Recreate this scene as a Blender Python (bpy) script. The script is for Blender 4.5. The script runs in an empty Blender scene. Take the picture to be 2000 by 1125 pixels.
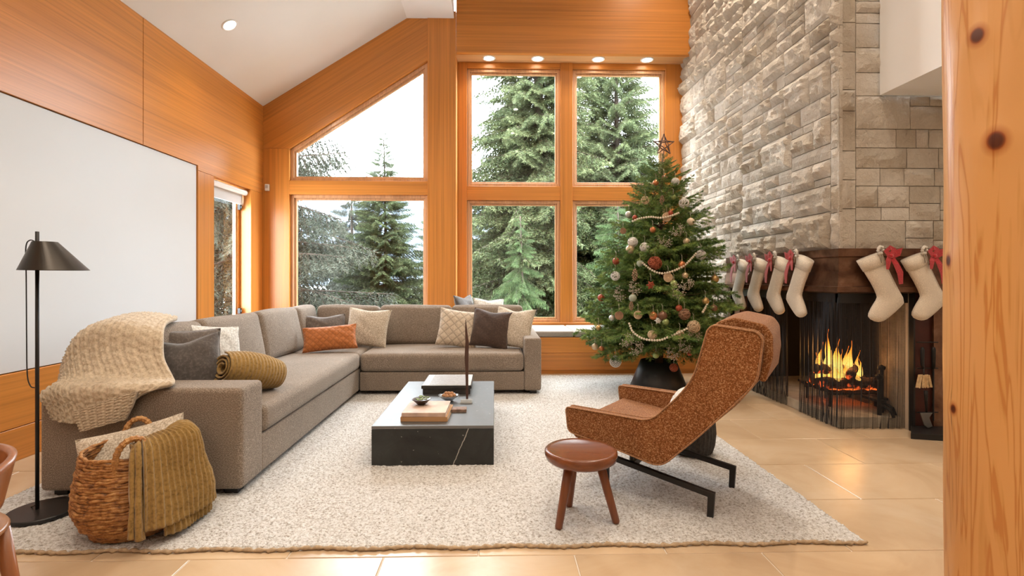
import bpy, bmesh, math, random
import numpy as np
from mathutils import Matrix, Vector

PI = math.pi
SC = bpy.context.scene
COL = SC.collection
R = math.radians

# ---------------------------------------------------------------- camera
cam_d = bpy.data.cameras.new('camera')
cam_d.sensor_width = 36.0
cam_d.lens = 18.0
cam_d.shift_x = 0.005
cam_d.shift_y = -0.01025
cam_d.clip_start = 0.05
cam_d.clip_end = 600
cam = bpy.data.objects.new('camera', cam_d)
cam.location = (0, 0, 1.2)
cam.rotation_euler = (PI / 2, 0, -0.024)
COL.objects.link(cam)
SC.camera = cam

# ---------------------------------------------------------------- world, exposure
SKY = 20.0
w = bpy.data.worlds.new('overcast_sky')
w.use_nodes = True
nt = w.node_tree
nt.nodes.clear()
wo = nt.nodes.new('ShaderNodeOutputWorld')
bg = nt.nodes.new('ShaderNodeBackground')
bg.inputs['Color'].default_value = (0.87, 0.935, 1.0, 1)
bg.inputs['Strength'].default_value = SKY
nt.links.new(bg.outputs[0], wo.inputs[0])
SC.world = w
vs = SC.view_settings
vs.view_transform = 'Standard'
vs.look = 'None'
vs.exposure = 0.3
vs.gamma = 1.0
vs.use_curve_mapping = False
try:
    SC.cycles.use_denoising = True
    SC.cycles.max_bounces = 5
    SC.cycles.diffuse_bounces = 3
    SC.cycles.glossy_bounces = 3
    SC.cycles.use_adaptive_sampling = True
    SC.cycles.adaptive_threshold = 0.05
    SC.cycles.adaptive_min_samples = 16
    SC.cycles.transparent_max_bounces = 24
    SC.cycles.sample_clamp_indirect = 6.0
except Exception:
    pass

def portal(loc, rot, sx, sy):
    d = bpy.data.lights.new('sky_portal', 'AREA')
    d.shape = 'RECTANGLE'; d.size = sx; d.size_y = sy
    d.cycles.is_portal = True
    o = bpy.data.objects.new('sky_portal', d)
    o.location = loc; o.rotation_euler = rot
    COL.objects.link(o)

portal((-1.84, 7.14, 2.4), (-PI / 2, 0, 0), 1.9, 3.6)
portal((1.0, 7.42, 2.4), (-PI / 2, 0, 0), 2.85, 3.6)
portal((-3.32, 6.2, 1.5), (0, -PI / 2, 0), 1.8, 0.95)

LAMP_COL = (1.0, 0.85, 0.68)
DOWN_W = 14.0          # each ceiling downlight
SOFFIT_W = 4.0         # each soffit downlight

# ---------------------------------------------------------------- helpers
WORLD = {}

def tag(o, label=None, cat=None, group=None, kind=None):
    if label: o['label'] = label
    if cat: o['category'] = cat
    if group: o['group'] = group
    if kind: o['kind'] = kind
    return o

def thing(name, label, cat, loc=(0, 0, 0), rotz=0.0, group=None, kind=None, mat4=None):
    o = bpy.data.objects.new(name, None)
    o.empty_display_size = 0.05
    M = mat4 if mat4 is not None else Matrix.Translation(loc) @ Matrix.Rotation(rotz, 4, 'Z')
    o.matrix_world = M
    COL.objects.link(o)
    WORLD[o] = M
    return tag(o, label, cat, group, kind)

def link(name, me, mat=None, parent=None, world=True, mat4=None):
    o = bpy.data.objects.new(name, me)
    COL.objects.link(o)
    if mat is not None and len(me.materials) == 0:
        me.materials.append(mat)
    M = mat4 if mat4 is not None else Matrix.Identity(4)
    if parent is not None:
        o.parent = parent
        if world:
            P = WORLD.get(parent, Matrix.Identity(4))
            o.matrix_parent_inverse = P.inverted()
        o.matrix_basis = M
        WORLD[o] = M if world else WORLD.get(parent, Matrix.Identity(4)) @ M
    else:
        o.matrix_world = M
        WORLD[o] = M
    return o

class MB:
    def __init__(s):
        s.v = []; s.f = []
    def add(s, vs, fs):
        n = len(s.v)
        s.v.extend([tuple(p) for p in vs])
        s.f.extend([tuple(i + n for i in f) for f in fs])
        return s
    def box(s, x0, x1, y0, y1, z0, z1):
        vs = [(x, y, z) for z in (z0, z1) for y in (y0, y1) for x in (x0, x1)]
        return s.add(vs, [(0, 2, 3, 1), (4, 5, 7, 6), (0, 1, 5, 4), (2, 6, 7, 3), (0, 4, 6, 2), (1, 3, 7, 5)])
    def prism(s, pts, d0, d1, axis='y'):
        """polygon pts (a,b) extruded from d0 to d1. axis y: (a,d,b); x: (d,a,b); z: (a,b,d)"""
        def m(a, b, d):
            return (a, d, b) if axis == 'y' else ((d, a, b) if axis == 'x' else (a, b, d))
        n = len(pts)
        vs = [m(a, b, d0) for a, b in pts] + [m(a, b, d1) for a, b in pts]
        fs = [tuple(range(n)), tuple(range(2 * n - 1, n - 1, -1))]
        for i in range(n):
            j = (i + 1) % n
            fs.append((i, i + n, j + n, j))
        return s.add(vs, fs)
    def tube(s, pts, r, seg=8, cap=True, closed=False):
        pts = [Vector(p) for p in pts]
        n = len(pts)
        rs = r if isinstance(r, (list, tuple)) else [r] * n
        vs = []
        up = None
        for i, p in enumerate(pts):
            if closed:
                t = pts[(i + 1) % n] - pts[i - 1]
            else:
                t = pts[min(i + 1, n - 1)] - pts[max(i - 1, 0)]
            if t.length < 1e-9: t = Vector((0, 0, 1))
            t.normalize()
            if up is None:
                up = Vector((0, 0, 1)) if abs(t.z) < 0.9 else Vector((1, 0, 0))
            a = t.cross(up)
            if a.length < 1e-6: a = t.cross(Vector((0.3, 1, 0.2)))
            a.normalize(); b = a.cross(t).normalized(); up = b
            for k in range(seg):
                th = 2 * PI * k / seg
                vs.append(p + a * (math.cos(th) * rs[i]) + b * (math.sin(th) * rs[i]))
        fs = []
        m = n if closed else n - 1
        for i in range(m):
            i2 = (i + 1) % n
            for k in range(seg):
                k2 = (k + 1) % seg
                fs.append((i * seg + k, i * seg + k2, i2 * seg + k2, i2 * seg + k))
        if cap and not closed:
            fs.append(tuple(range(seg - 1, -1, -1)))
            fs.append(tuple((n - 1) * seg + k for k in range(seg)))
        return s.add(vs, fs)
    def lathe(s, prof, c=(0, 0, 0), seg=32, cap=True):
        vs = []
        for (r, z) in prof:
            for k in range(seg):
                th = 2 * PI * k / seg
                vs.append((c[0] + r * math.cos(th), c[1] + r * math.sin(th), c[2] + z))
        fs = []
        for i in range(len(prof) - 1):
            for k in range(seg):
                k2 = (k + 1) % seg
                fs.append((i * seg + k, i * seg + k2, (i + 1) * seg + k2, (i + 1) * seg + k))
        if cap:
            fs.append(tuple(range(seg - 1, -1, -1)))
            fs.append(tuple((len(prof) - 1) * seg + k for k in range(seg)))
        return s.add(vs, fs)
    def sphere(s, c, r, seg=14, rings=9, sq=(1, 1, 1)):
        vs = [(c[0], c[1], c[2] - r * sq[2])]
        for i in range(1, rings):
            ph = -PI / 2 + PI * i / rings
            for k in range(seg):
                th = 2 * PI * k / seg
                vs.append((c[0] + r * sq[0] * math.cos(ph) * math.cos(th), c[1] + r * sq[1] * math.cos(ph) * math.sin(th), c[2] + r * sq[2] * math.sin(ph)))
        vs.append((c[0], c[1], c[2] + r * sq[2]))
        fs = []
        for k in range(seg):
            k2 = (k + 1) % seg
            fs.append((0, 1 + k2, 1 + k))
            fs.append((len(vs) - 1, 1 + (rings - 2) * seg + k, 1 + (rings - 2) * seg + k2))
        for i in range(rings - 2):
            for k in range(seg):
                k2 = (k + 1) % seg
                fs.append((1 + i * seg + k, 1 + i * seg + k2, 1 + (i + 1) * seg + k2, 1 + (i + 1) * seg + k))
        return s.add(vs, fs)
    def grid(s, fn, nu, nv):
        vs = [fn(i / nu, j / nv) for i in range(nu + 1) for j in range(nv + 1)]
        fs = []
        for i in range(nu):
            for j in range(nv):
                a = i * (nv + 1) + j
                fs.append((a, a + nv + 1, a + nv + 2, a + 1))
        return s.add(vs, fs)
    def mesh(s, name, smooth=False, bevel=0.0, segs=2, merge=0.0, solid=0.0, recalc=True):
        bm = bmesh.new()
        bv = [bm.verts.new(p) for p in s.v]
        for f in s.f:
            try:
                bm.faces.new([bv[i] for i in f])
            except ValueError:
                pass
        if merge > 0:
            bmesh.ops.remove_doubles(bm, verts=bm.verts[:], dist=merge)
        if recalc:
            bmesh.ops.recalc_face_normals(bm, faces=bm.faces[:])
        if solid:
            bmesh.ops.solidify(bm, geom=bm.faces[:], thickness=solid)
        if bevel > 0:
            es = [e for e in bm.edges if len(e.link_faces) == 2 and e.calc_face_angle(0) > 0.5]
            bmesh.ops.bevel(bm, geom=es, offset=bevel, segments=segs, profile=0.5, affect='EDGES', clamp_overlap=True)
        me = bpy.data.meshes.new(name)
        bm.to_mesh(me); bm.free()
        if smooth:
            me.polygons.foreach_set('use_smooth', [True] * len(me.polygons))
        return me
    def part(s, name, mat, parent=None, smooth=False, bevel=0.0, segs=2, merge=0.0, solid=0.0, world=True, mat4=None):
        return link(name, s.mesh(name, smooth, bevel, segs, merge, solid), mat, parent, world, mat4)

def fast_mesh(name, V, F3, smooth=False, F4=None):
    me = bpy.data.meshes.new(name)
    V = np.asarray(V, dtype=np.float32)
    k = 3 if F4 is None else 4
    F = np.asarray(F3 if F4 is None else F4, dtype=np.int32)
    me.vertices.add(len(V)); me.vertices.foreach_set('co', V.ravel())
    me.loops.add(F.size); me.loops.foreach_set('vertex_index', F.ravel())
    me.polygons.add(len(F))
    me.polygons.foreach_set('loop_start', np.arange(0, F.size, k, dtype=np.int32))
    me.polygons.foreach_set('loop_total', np.full(len(F), k, dtype=np.int32))
    if smooth:
        me.polygons.foreach_set('use_smooth', np.ones(len(F), dtype=bool))
    me.update(calc_edges=True)
    return me

def rbox(sx, sy, sz, r, n=8, bulge=(0, 0, 0), c=(0, 0, 0), k=3, wob=0.0, seed=0):
    """soft rounded box centred on c, faces bulging outwards"""
    hs = (sx / 2, sy / 2, sz / 2)
    def axis(h):
        out = []
        for i in range(k):
            a = (PI / 2) * i / k
            out.append(-h + r * (1 - math.sin(PI / 2 - a)) if False else -h + r * (i / k))
        m = [-(h - r) + 2 * (h - r) * i / n for i in range(n + 1)]
        return out + m + [-x for x in reversed(out)]
    ax = [axis(h) for h in hs]
    mb = MB()
    rnd = random.Random(seed)
    ph = [rnd.uniform(0, 6) for _ in range(6)]
    def mp(q):
        p = [max(-(h - r), min(h - r, x)) for x, h in zip(q, hs)]
        d = Vector([a - b for a, b in zip(q, p)])
        if d.length > 1e-9:
            m = max(abs(x) for x in d)
            d = d.normalized() * (r * (m / r) if False else r * min(1.0, max(abs(x) / r for x in d)))
        t = [x / h for x, h in zip(q, hs)]
        o = [p[i] + d[i] for i in range(3)]
        for i in range(3):
            if bulge[i]:
                j, l = (i + 1) % 3, (i + 2) % 3
                o[i] += bulge[i] * t[i] * max(0, 1 - t[j] ** 2) * max(0, 1 - t[l] ** 2)
        if wob:
            o[2] += wob * (math.sin(o[0] * 7 + ph[0]) * math.sin(o[1] * 6 + ph[1]))
            o[1] += wob * math.sin(o[0] * 5 + ph[2]) * math.sin(o[2] * 8 + ph[3])
        return (o[0] + c[0], o[1] + c[1], o[2] + c[2])
    for i in range(3):
        j, l = (i + 1) % 3, (i + 2) % 3
        for sgn in (-1, 1):
            A, B = ax[j], ax[l]
            vs = []
            for a in A:
                for b in B:
                    q = [0, 0, 0]; q[i] = sgn * hs[i]; q[j] = a; q[l] = b
                    vs.append(mp(q))
            fs = []
            nb = len(B)
            for x in range(len(A) - 1):
                for y in range(nb - 1):
                    f = (x * nb + y, (x + 1) * nb + y, (x + 1) * nb + y + 1, x * nb + y + 1)
                    fs.append(f if sgn > 0 else f[::-1])
            mb.add(vs, fs)
    return mb

# ---------------------------------------------------------------- materials
MATS = {}
def nodes_of(name):
    m = bpy.data.materials.new(name)
    m.use_nodes = True
    n = m.node_tree
    b = n.nodes['Principled BSDF']
    return m, n, b

def N(n, typ, **kw):
    x = n.nodes.new(typ)
    for k, v in kw.items():
        if k in x.inputs.keys() if hasattr(x.inputs, 'keys') else False:
            x.inputs[k].default_value = v
        else:
            setattr(x, k, v)
    return x

def ramp(n, fac, stops, interp='LINEAR'):
    r = n.nodes.new('ShaderNodeValToRGB')
    r.color_ramp.interpolation = interp
    e = r.color_ramp.elements
    while len(e) < len(stops): e.new(0.5)
    for i, (p, c) in enumerate(stops):
        e[i].position = p
        e[i].color = (c[0], c[1], c[2], 1)
    n.links.new(fac, r.inputs[0])
    return r.outputs[0]

def coords(n, scale=(1, 1, 1), rot=(0, 0, 0), space='Object'):
    tc = n.nodes.new('ShaderNodeTexCoord')
    mp = n.nodes.new('ShaderNodeMapping')
    mp.inputs['Scale'].default_value = scale
    mp.inputs['Rotation'].default_value = rot
    src = tc.outputs[space]
    if any(rot) and tuple(scale) != (1, 1, 1):
        mp.inputs['Rotation'].default_value = (0, 0, 0)
        m0 = n.nodes.new('ShaderNodeMapping'); m0.inputs['Rotation'].default_value = rot
        n.links.new(src, m0.inputs[0]); src = m0.outputs[0]
    n.links.new(src, mp.inputs[0])
    return mp.outputs[0]

def noise(n, vec, scale=5, detail=3, rough=0.5, dist=0.0):
    t = n.nodes.new('ShaderNodeTexNoise')
    t.inputs['Scale'].default_value = scale
    t.inputs['Detail'].default_value = detail
    t.inputs['Roughness'].default_value = rough
    t.inputs['Distortion'].default_value = dist
    n.links.new(vec, t.inputs['Vector'])
    return t.outputs['Fac']

def bump(n, b, h, strength=0.3, dist=0.01):
    x = n.nodes.new('ShaderNodeBump')
    x.inputs['Strength'].default_value = strength
    x.inputs['Distance'].default_value = dist
    n.links.new(h, x.inputs['Height'])
    n.links.new(x.outputs[0], b.inputs['Normal'])

def mixc(n, a, bcol, fac, mode='MIX'):
    x = n.nodes.new('ShaderNodeMix'); x.data_type = 'RGBA'; x.blend_type = mode
    for sock, val in ((x.inputs[0], fac), (x.inputs[6], a), (x.inputs[7], bcol)):
        if isinstance(val, (tuple, list)): sock.default_value = (val[0], val[1], val[2], 1)
        elif isinstance(val, (int, float)): sock.default_value = val
        else: n.links.new(val, sock)
    return x.outputs[2]

def sc(c, k): return (min(1, c[0] * k), min(1, c[1] * k), min(1, c[2] * k))

def plain(name, col, rough=0.6, metal=0.0, var=0.08, scale=6, bumpk=0.0, bscale=80, spec=None, sheen=0.0):
    if name in MATS: return MATS[name]
    m, n, b = nodes_of(name)
    v = coords(n)
    f = noise(n, v, scale, 3)
    n.links.new(ramp(n, f, [(0.3, sc(col, 1 - var)), (0.7, sc(col, 1 + var))]), b.inputs['Base Color'])
    b.inputs['Roughness'].default_value = rough
    b.inputs['Metallic'].default_value = metal
    if spec is not None: b.inputs['Specular IOR Level'].default_value = spec
    if sheen: b.inputs['Sheen Weight'].default_value = sheen
    if bumpk: bump(n, b, noise(n, v, bscale, 2), bumpk, 0.004)
    MATS[name] = m
    return m

def wood(name, col, axis='x', dark=0.78, rough=0.33, fine=1.0, rot=(0, 0, 0), coat=0.0):
    """straight grained veneer, grain running along one axis"""
    if name in MATS: return MATS[name]
    m, n, b = nodes_of(name)
    s = [42 * fine] * 3
    s['xyz'.index(axis)] = 0.55 * fine
    v = coords(n, s, rot)
    f1 = noise(n, v, 1.0, 5, 0.6, 0.3)
    s2 = [5 * fine] * 3
    s2['xyz'.index(axis)] = 0.25 * fine
    v2 = coords(n, s2, rot)
    f2 = noise(n, v2, 1.0, 2, 0.5, 0.4)
    c1 = ramp(n, f1, [(0.3, sc(col, dark)), (0.5, col), (0.75, sc(col, 1.18))])
    c2 = ramp(n, f2, [(0.3, (0.88, 0.84, 0.79)), (0.7, (1.07, 1.06, 1.04))])
    n.links.new(mixc(n, c1, c2, 1.0, 'MULTIPLY'), b.inputs['Base Color'])
    b.inputs['Roughness'].default_value = rough
    if coat: b.inputs['Coat Weight'].default_value = coat; b.inputs['Coat Roughness'].default_value = 0.25
    bump(n, b, f1, 0.06, 0.002)
    MATS[name] = m
    return m

def fabric(name, col, speck=None, scale=260, amt=0.5, rough=0.9, bumpk=0.35, sheen=0.15, wrinkle=0.0):
    if name in MATS: return MATS[name]
    m, n, b = nodes_of(name)
    v = coords(n)
    f = noise(n, v, scale, 2, 0.7)
    sp = speck or sc(col, 1.5)
    c = ramp(n, f, [(0.36, sc(col, 1 - 0.45 * amt)), (0.52, col), (0.68, sp)])
    f2 = noise(n, v, 4, 3)
    c = mixc(n, c, ramp(n, f2, [(0.3, (0.9, 0.9, 0.9)), (0.7, (1.06, 1.06, 1.06))]), 1.0, 'MULTIPLY')
    n.links.new(c, b.inputs['Base Color'])
    b.inputs['Roughness'].default_value = rough
    b.inputs['Sheen Weight'].default_value = sheen
    b.inputs['Specular IOR Level'].default_value = 0.2
    h = f
    if wrinkle:
        f3 = noise(n, v, 9, 2, 0.5, 0.6)
        mx = n.nodes.new('ShaderNodeMath'); mx.operation = 'MULTIPLY_ADD'
        n.links.new(f3, mx.inputs[0]); mx.inputs[1].default_value = wrinkle; n.links.new(f, mx.inputs[2])
        h = mx.outputs[0]
    bump(n, b, h, bumpk, 0.004)
    MATS[name] = m
    return m

WOOD = (0.60, 0.235, 0.046)
wood_x = wood('fir_veneer_horizontal', WOOD, 'x')
wood_y = wood('fir_veneer_lengthwise', WOOD, 'y')
wood_z = wood('fir_veneer_upright', WOOD, 'z')
wood_s = wood('fir_veneer_raking', WOOD, 'x', rot=(0, R(32), 0))
wood_frame = wood('window_sash_fir', (0.62, 0.36, 0.2), 'z', rough=0.22, fine=1.4)
white = plain('white_paint', (0.80, 0.79, 0.78), 0.7, var=0.015, scale=2)
screen_m = plain('white_screen_fabric', (0.63, 0.645, 0.665), 0.55, var=0.01, scale=2)
black_metal = plain('black_powder_coat', (0.018, 0.017, 0.017), 0.42, 0.3, var=0.1)
chrome = plain('brushed_steel', (0.55, 0.54, 0.52), 0.3, 1.0)
dark_gap = plain('shadow_gap_black', (0.02, 0.015, 0.012), 0.8)

def make_emit(name, col, strength):
    if name in MATS: return MATS[name]
    m = bpy.data.materials.new(name); m.use_nodes = True
    n = m.node_tree; n.nodes.clear()
    o = n.nodes.new('ShaderNodeOutputMaterial'); e = n.nodes.new('ShaderNodeEmission')
    e.inputs[0].default_value = (*col, 1); e.inputs[1].default_value = strength
    n.links.new(e.outputs[0], o.inputs[0])
    MATS[name] = m
    return m

def make_glass(name):
    m = bpy.data.materials.new(name); m.use_nodes = True
    n = m.node_tree; n.nodes.clear()
    o = n.nodes.new('ShaderNodeOutputMaterial')
    t = n.nodes.new('ShaderNodeBsdfTransparent'); t.inputs[0].default_value = (0.96, 0.975, 0.97, 1)
    g = n.nodes.new('ShaderNodeBsdfGlossy'); g.inputs['Roughness'].default_value = 0.01
    lw = n.nodes.new('ShaderNodeLayerWeight'); lw.inputs['Blend'].default_value = 0.5
    pw = n.nodes.new('ShaderNodeMath'); pw.operation = 'POWER'; n.links.new(lw.outputs['Facing'], pw.inputs[0]); pw.inputs[1].default_value = 5.0
    fr = n.nodes.new('ShaderNodeMath'); fr.operation = 'MULTIPLY_ADD'; n.links.new(pw.outputs[0], fr.inputs[0]); fr.inputs[1].default_value = 0.5; fr.inputs[2].default_value = 0.02
    mx = n.nodes.new('ShaderNodeMixShader')
    n.links.new(fr.outputs[0], mx.inputs[0]); n.links.new(t.outputs[0], mx.inputs[1]); n.links.new(g.outputs[0], mx.inputs[2])
    n.links.new(mx.outputs[0], o.inputs[0])
    return m
pane_glass = make_glass('window_glass')

def stone_mat():
    m, n, b = nodes_of('split_face_limestone')
    v = coords(n)
    f = noise(n, v, 3.2, 4, 0.6)
    oi = n.nodes.new('ShaderNodeObjectInfo')
    c = ramp(n, f, [(0.25, (0.46, 0.40, 0.325)), (0.5, (0.58, 0.525, 0.45)), (0.75, (0.66, 0.62, 0.56))])
    c2 = ramp(n, oi.outputs['Random'], [(0.0, (0.84, 0.80, 0.74)), (0.5, (1.0, 0.98, 0.96)), (1.0, (1.1, 1.1, 1.1))])
    n.links.new(mixc(n, c, c2, 1.0, 'MULTIPLY'), b.inputs['Base Color'])
    b.inputs['Roughness'].default_value = 0.85
    f2 = noise(n, v, 26, 6, 0.72, 0.5)
    bump(n, b, f2, 0.8, 0.035)
    return m
stone = stone_mat()

def tile_mat():
    m, n, b = nodes_of('honed_limestone_tile')
    v = coords(n, space='Object')
    g = n.nodes.new('ShaderNodeNewGeometry')
    f = noise(n, g.outputs['Position'], 1.7, 5, 0.6, 0.8)
    oi = n.nodes.new('ShaderNodeObjectInfo')
    c = ramp(n, f, [(0.25, (0.50, 0.35, 0.215)), (0.5, (0.60, 0.445, 0.29)), (0.78, (0.66, 0.52, 0.37))])
    c2 = ramp(n, oi.outputs['Random'], [(0, (0.9, 0.88, 0.86)), (1, (1.06, 1.06, 1.06))])
    n.links.new(mixc(n, c, c2, 1.0, 'MULTIPLY'), b.inputs['Base Color'])
    b.inputs['Roughness'].default_value = 0.24
    bump(n, b, noise(n, g.outputs['Position'], 9, 4), 0.08, 0.01)
    return m
tile_m = tile_mat()
grout = plain('pale_grout', (0.66, 0.58, 0.48), 0.8, var=0.06, scale=20)

# ---------------------------------------------------------------- room constants
XL = -3.12      # left wall
Y1 = 6.98       # wall plane of the left window group
Y2 = 7.28       # plane of the bay windows
XS = 2.68       # chimney face towards the room
YS = 3.92       # chimney face towards the camera
ZE, ZR = 3.51, 4.72
YB = -3.6       # rear of the room
ZT = 6.0

# ---------------------------------------------------------------- floor
floor = thing('floor', 'honed cream limestone tile floor laid in running bond', 'floor', (0, 0, -0.12), kind='structure')
MB().box(XL - 0.3, 5.2, YB, Y2 + 0.3, -0.12, -0.004).part('floor_bed', grout, floor)
TW, TD = 0.82, 0.516
tile_me = MB().box(-TW / 2 + .003, TW / 2 - .003, -TD / 2 + .003, TD / 2 - .003, -0.02, 0.0).mesh('tile', bevel=0.0022, segs=1)
tile_me.materials.append(tile_m)
for k in range(-5, 11):
    yc = 2.21 + TD * k + TD / 2
    if yc > Y2 - 0.1: continue
    offx = 2.39 if k % 2 == 0 else 1.985
    for i in range(-7, 4):
        xc = offx + TW * i + TW / 2
        if xc < XL - 0.3 or xc > 5.0: continue
        link('tile', tile_me, None, floor, True, Matrix.Translation((xc, yc, 0)))
MB().box(XL - .3, 5.2, YB, 2.21 - TD * 5 , -0.02, 0.0).part('floor_slab', tile_m, floor)

# ---------------------------------------------------------------- left wall
wl = thing('wall_left', 'fir veneer panelled side wall with a white recessed screen', 'wall', (XL, 3, 0), kind='structure')
def panel(name, x0, x1, y0, y1, z0, z1, m, parent, bev=0.0025):
    return MB().box(x0, x1, y0, y1, z0, z1).part(name, m, parent, bevel=bev, segs=1)
SY0, SY1, SZ0, SZ1 = 1.2, 5.455, 0.585, 2.375   # white screen
WY0, WY1, WZ1 = 5.775, 6.64, 2.33               # narrow window
g = 0.0025
tk = 0.08
MB().prism([(4.625 + g, SZ1 + .006), (SY1 + .01, SZ1 + .006), (SY1 + .01, WZ1), (Y1 + .3, WZ1), (Y1 + .3, ZE + .06), (4.625 + g, ZE + .06)], XL - tk, XL, 'x').part('upper_panel', wood_y, wl)
panel('upper_panel', XL - tk, XL, 1.55 + g, 4.625 - g, SZ1 + .006, ZE + .06, wood_y, wl)
panel('upper_panel', XL - tk, XL, YB, 1.55 - g, SZ1 + .006, ZE + .06, wood_y, wl)
panel('panel', XL - tk, XL, SY1 + .01, WY0, 0.0, WZ1 - g, wood_z, wl)
panel('panel', XL - tk, XL, WY1, Y1 + .3, 0.0, WZ1 - g, wood_z, wl)
panel('panel', XL - tk, XL, WY0 + g, WY1 - g, 0.0, 0.62, wood_y, wl)
panel('lower_panel', XL - tk, XL, YB, SY1 + .01 - g, 0.222, SZ0 - .006, wood_y, wl)
panel('base_panel', XL - tk, XL, YB, SY1 + .01 - g, 0.0, 0.217, wood_y, wl)
panel('panel', XL - tk, XL, YB, SY0 - .01, SZ0, SZ1, wood_z, wl)
panel('backing', XL - .16, XL - tk - .004, YB, WY0, 0, ZE + .06, dark_gap, wl, 0)
so = panel('screen_panel', XL - .05, XL - .012, SY0, SY1, SZ0, SZ1, screen_m, wl)
so['label'] = 'large white recessed screen panel'

# narrow window in the left wall
def frame_box(mb, plane, a0, a1, z0, z1, wd, d0, d1):
    """rectangular frame ring; plane 'y' -> a is X, d is Y ; plane 'x' -> a is Y, d is X"""
    for (p0, p1, q0, q1) in ((a0, a0 + wd, z0, z1), (a1 - wd, a1, z0, z1), (a0 + wd, a1 - wd, z0, z0 + wd), (a0 + wd, a1 - wd, z1 - wd, z1)):
        if plane == 'y': mb.box(p0, p1, d0, d1, q0, q1)
        else: mb.box(d0, d1, p0, p1, q0, q1)
    return mb

w7 = thing('window_7', 'tall narrow window with roller blind in the wood side wall', 'window', (XL - .2, 6.2, 0.62), kind='structure')
MB().box(XL - .22, XL - .078, WY0 - .04, WY0, 0.58, WZ1 + .04).box(XL - .22, XL - .078, WY1, WY1 + .04, .58, WZ1 + .04).box(XL - .22, XL - .078, WY0, WY1, WZ1, WZ1 + .04).box(XL - .22, XL - .078, WY0, WY1, .58, .62).part('reveal', wood_z, w7)
frame_box(MB(), 'x', WY0 + .002, WY1 - .002, .622, WZ1 - .002, .05, XL - .21, XL - .14).part('frame', wood_z, w7, bevel=.003)
frame_box(MB(), 'x', WY0 + .053, WY1 - .053, .673, WZ1 - .053, .03, XL - .195, XL - .155).part('sash', wood_frame, w7, bevel=.003)
MB().box(XL - .178, XL - .172, WY0 + .08, WY1 - .08, .70, WZ1 - .08).part('pane', pane_glass, w7)
for zz in (.74, 2.06):
    MB().box(XL - .142, XL - .105, WY1 - .066, WY1 - .03, zz, zz + .07).box(XL - .125, XL - .09, WY1 - .06, WY1 - .05, zz + .02, zz + .05).part('hinge', black_metal, w7, bevel=.003)
rb = thing('roller_blind', 'white roller blind rolled up at the top of the narrow window', 'blind', (XL - .13, 6.2, 2.25))
MB().tube([(XL - .07, WY0 + .01, 2.28), (XL - .07, WY1 - .01, 2.28)], 0.034, 16).part('roll', white, rb, smooth=False)
MB().box(XL - .106, XL - .102, WY0 + .02, WY1 - .02, 2.14, 2.28).box(XL - .11, XL - .098, WY0 + .02, WY1 - .02, 2.125, 2.145).part('blind_fabric', screen_m, rb)

# ---------------------------------------------------------------- back wall, left group
wb = thing('wall_back', 'fir clad window wall with posts, rails and soffit', 'wall', (0, Y1, 0), kind='structure')
slope = (ZR - ZE) / (-1.19 - XL)
OX0, OX1 = -2.771, -0.911
def zs(x): return 2.942 + (4.149 - 2.942) * (x - OX0) / (OX1 - OX0)
def zc(x): return min(ZR, ZE + slope * (x - XL))
D = Y1 + .3
MB().prism([(XL, 0), (OX0, 0), (OX0, zs(OX0)), (XL, zs(OX0))], Y1, D).part('post', wood_z, wb, bevel=.002, segs=1)
MB().prism([(XL, zs(OX0) + g), (OX0, zs(OX0) + g), (OX1, zs(OX1) + g), (OX1, zc(OX1) + .1), (-1.19, ZR + .1), (XL, ZE + .1)], Y1 + .001, D).part('raking_beam', wood_s, wb)
MB().box(OX0, OX1, Y1, Y1 + .16, 2.325, 2.51).part('mid_rail', wood_x, wb, bevel=.002, segs=1)
MB().box(OX0, OX1, Y1, D, 0.0, .6).part('sill_panel', wood_x, wb)
MB().box(OX1, -.525, Y1 - .012, D + .1, 0.0, ZR + .1).part('post', wood_z, wb, bevel=.003, segs=1)
# soffit box above bay
MB().box(-.525 + g, XS + .1, Y1 - .012, Y1 + .06, 4.258, ZT).part('fascia', wood_x, wb, bevel=.002, segs=1)
MB().box(-.525, XS + .1, Y1 + .06, Y2 + .12, 4.258, 4.32).part('soffit', wood('fir_soffit', (0.60, 0.34, 0.16), 'x'), wb)
# bay posts and rails
BX = [(-.525, -.392), (.938, 1.114), (2.45, XS + .1)]
MB().box(*BX[0], Y2, Y2 + .14, .5, 4.258).part('post', wood_z, wb, bevel=.003, segs=1)
MB().box(*BX[1], Y2 - .012, Y2 + .14, .5, 4.258).part('post', wood_z, wb, bevel=.003, segs=1)
MB().box(*BX[2], Y2, Y2 + .14, .5, 4.258).part('post', wood_z, wb, bevel=.003, segs=1)
for (a, b) in ((-.392, .938), (1.114, 2.45)):
    MB().box(a, b, Y2 + .002, Y2 + .13, 2.30, 2.50).part('transom_rail', wood_x, wb, bevel=.003, segs=1)
    MB().box(a, b, Y2 + .002, Y2 + .13, 4.175, 4.258).part('head_rail', wood_x, wb, bevel=.003, segs=1)
MB().box(-.525, XS, Y2 - .03, Y2 + .14, .50, .56).part('window_sill', wood_x, wb, bevel=.004, segs=1)
MB().box(-.525, XS, Y2 + .02, Y2 + .14, 0, .5).part('sill_panel', wood_x, wb)

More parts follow.
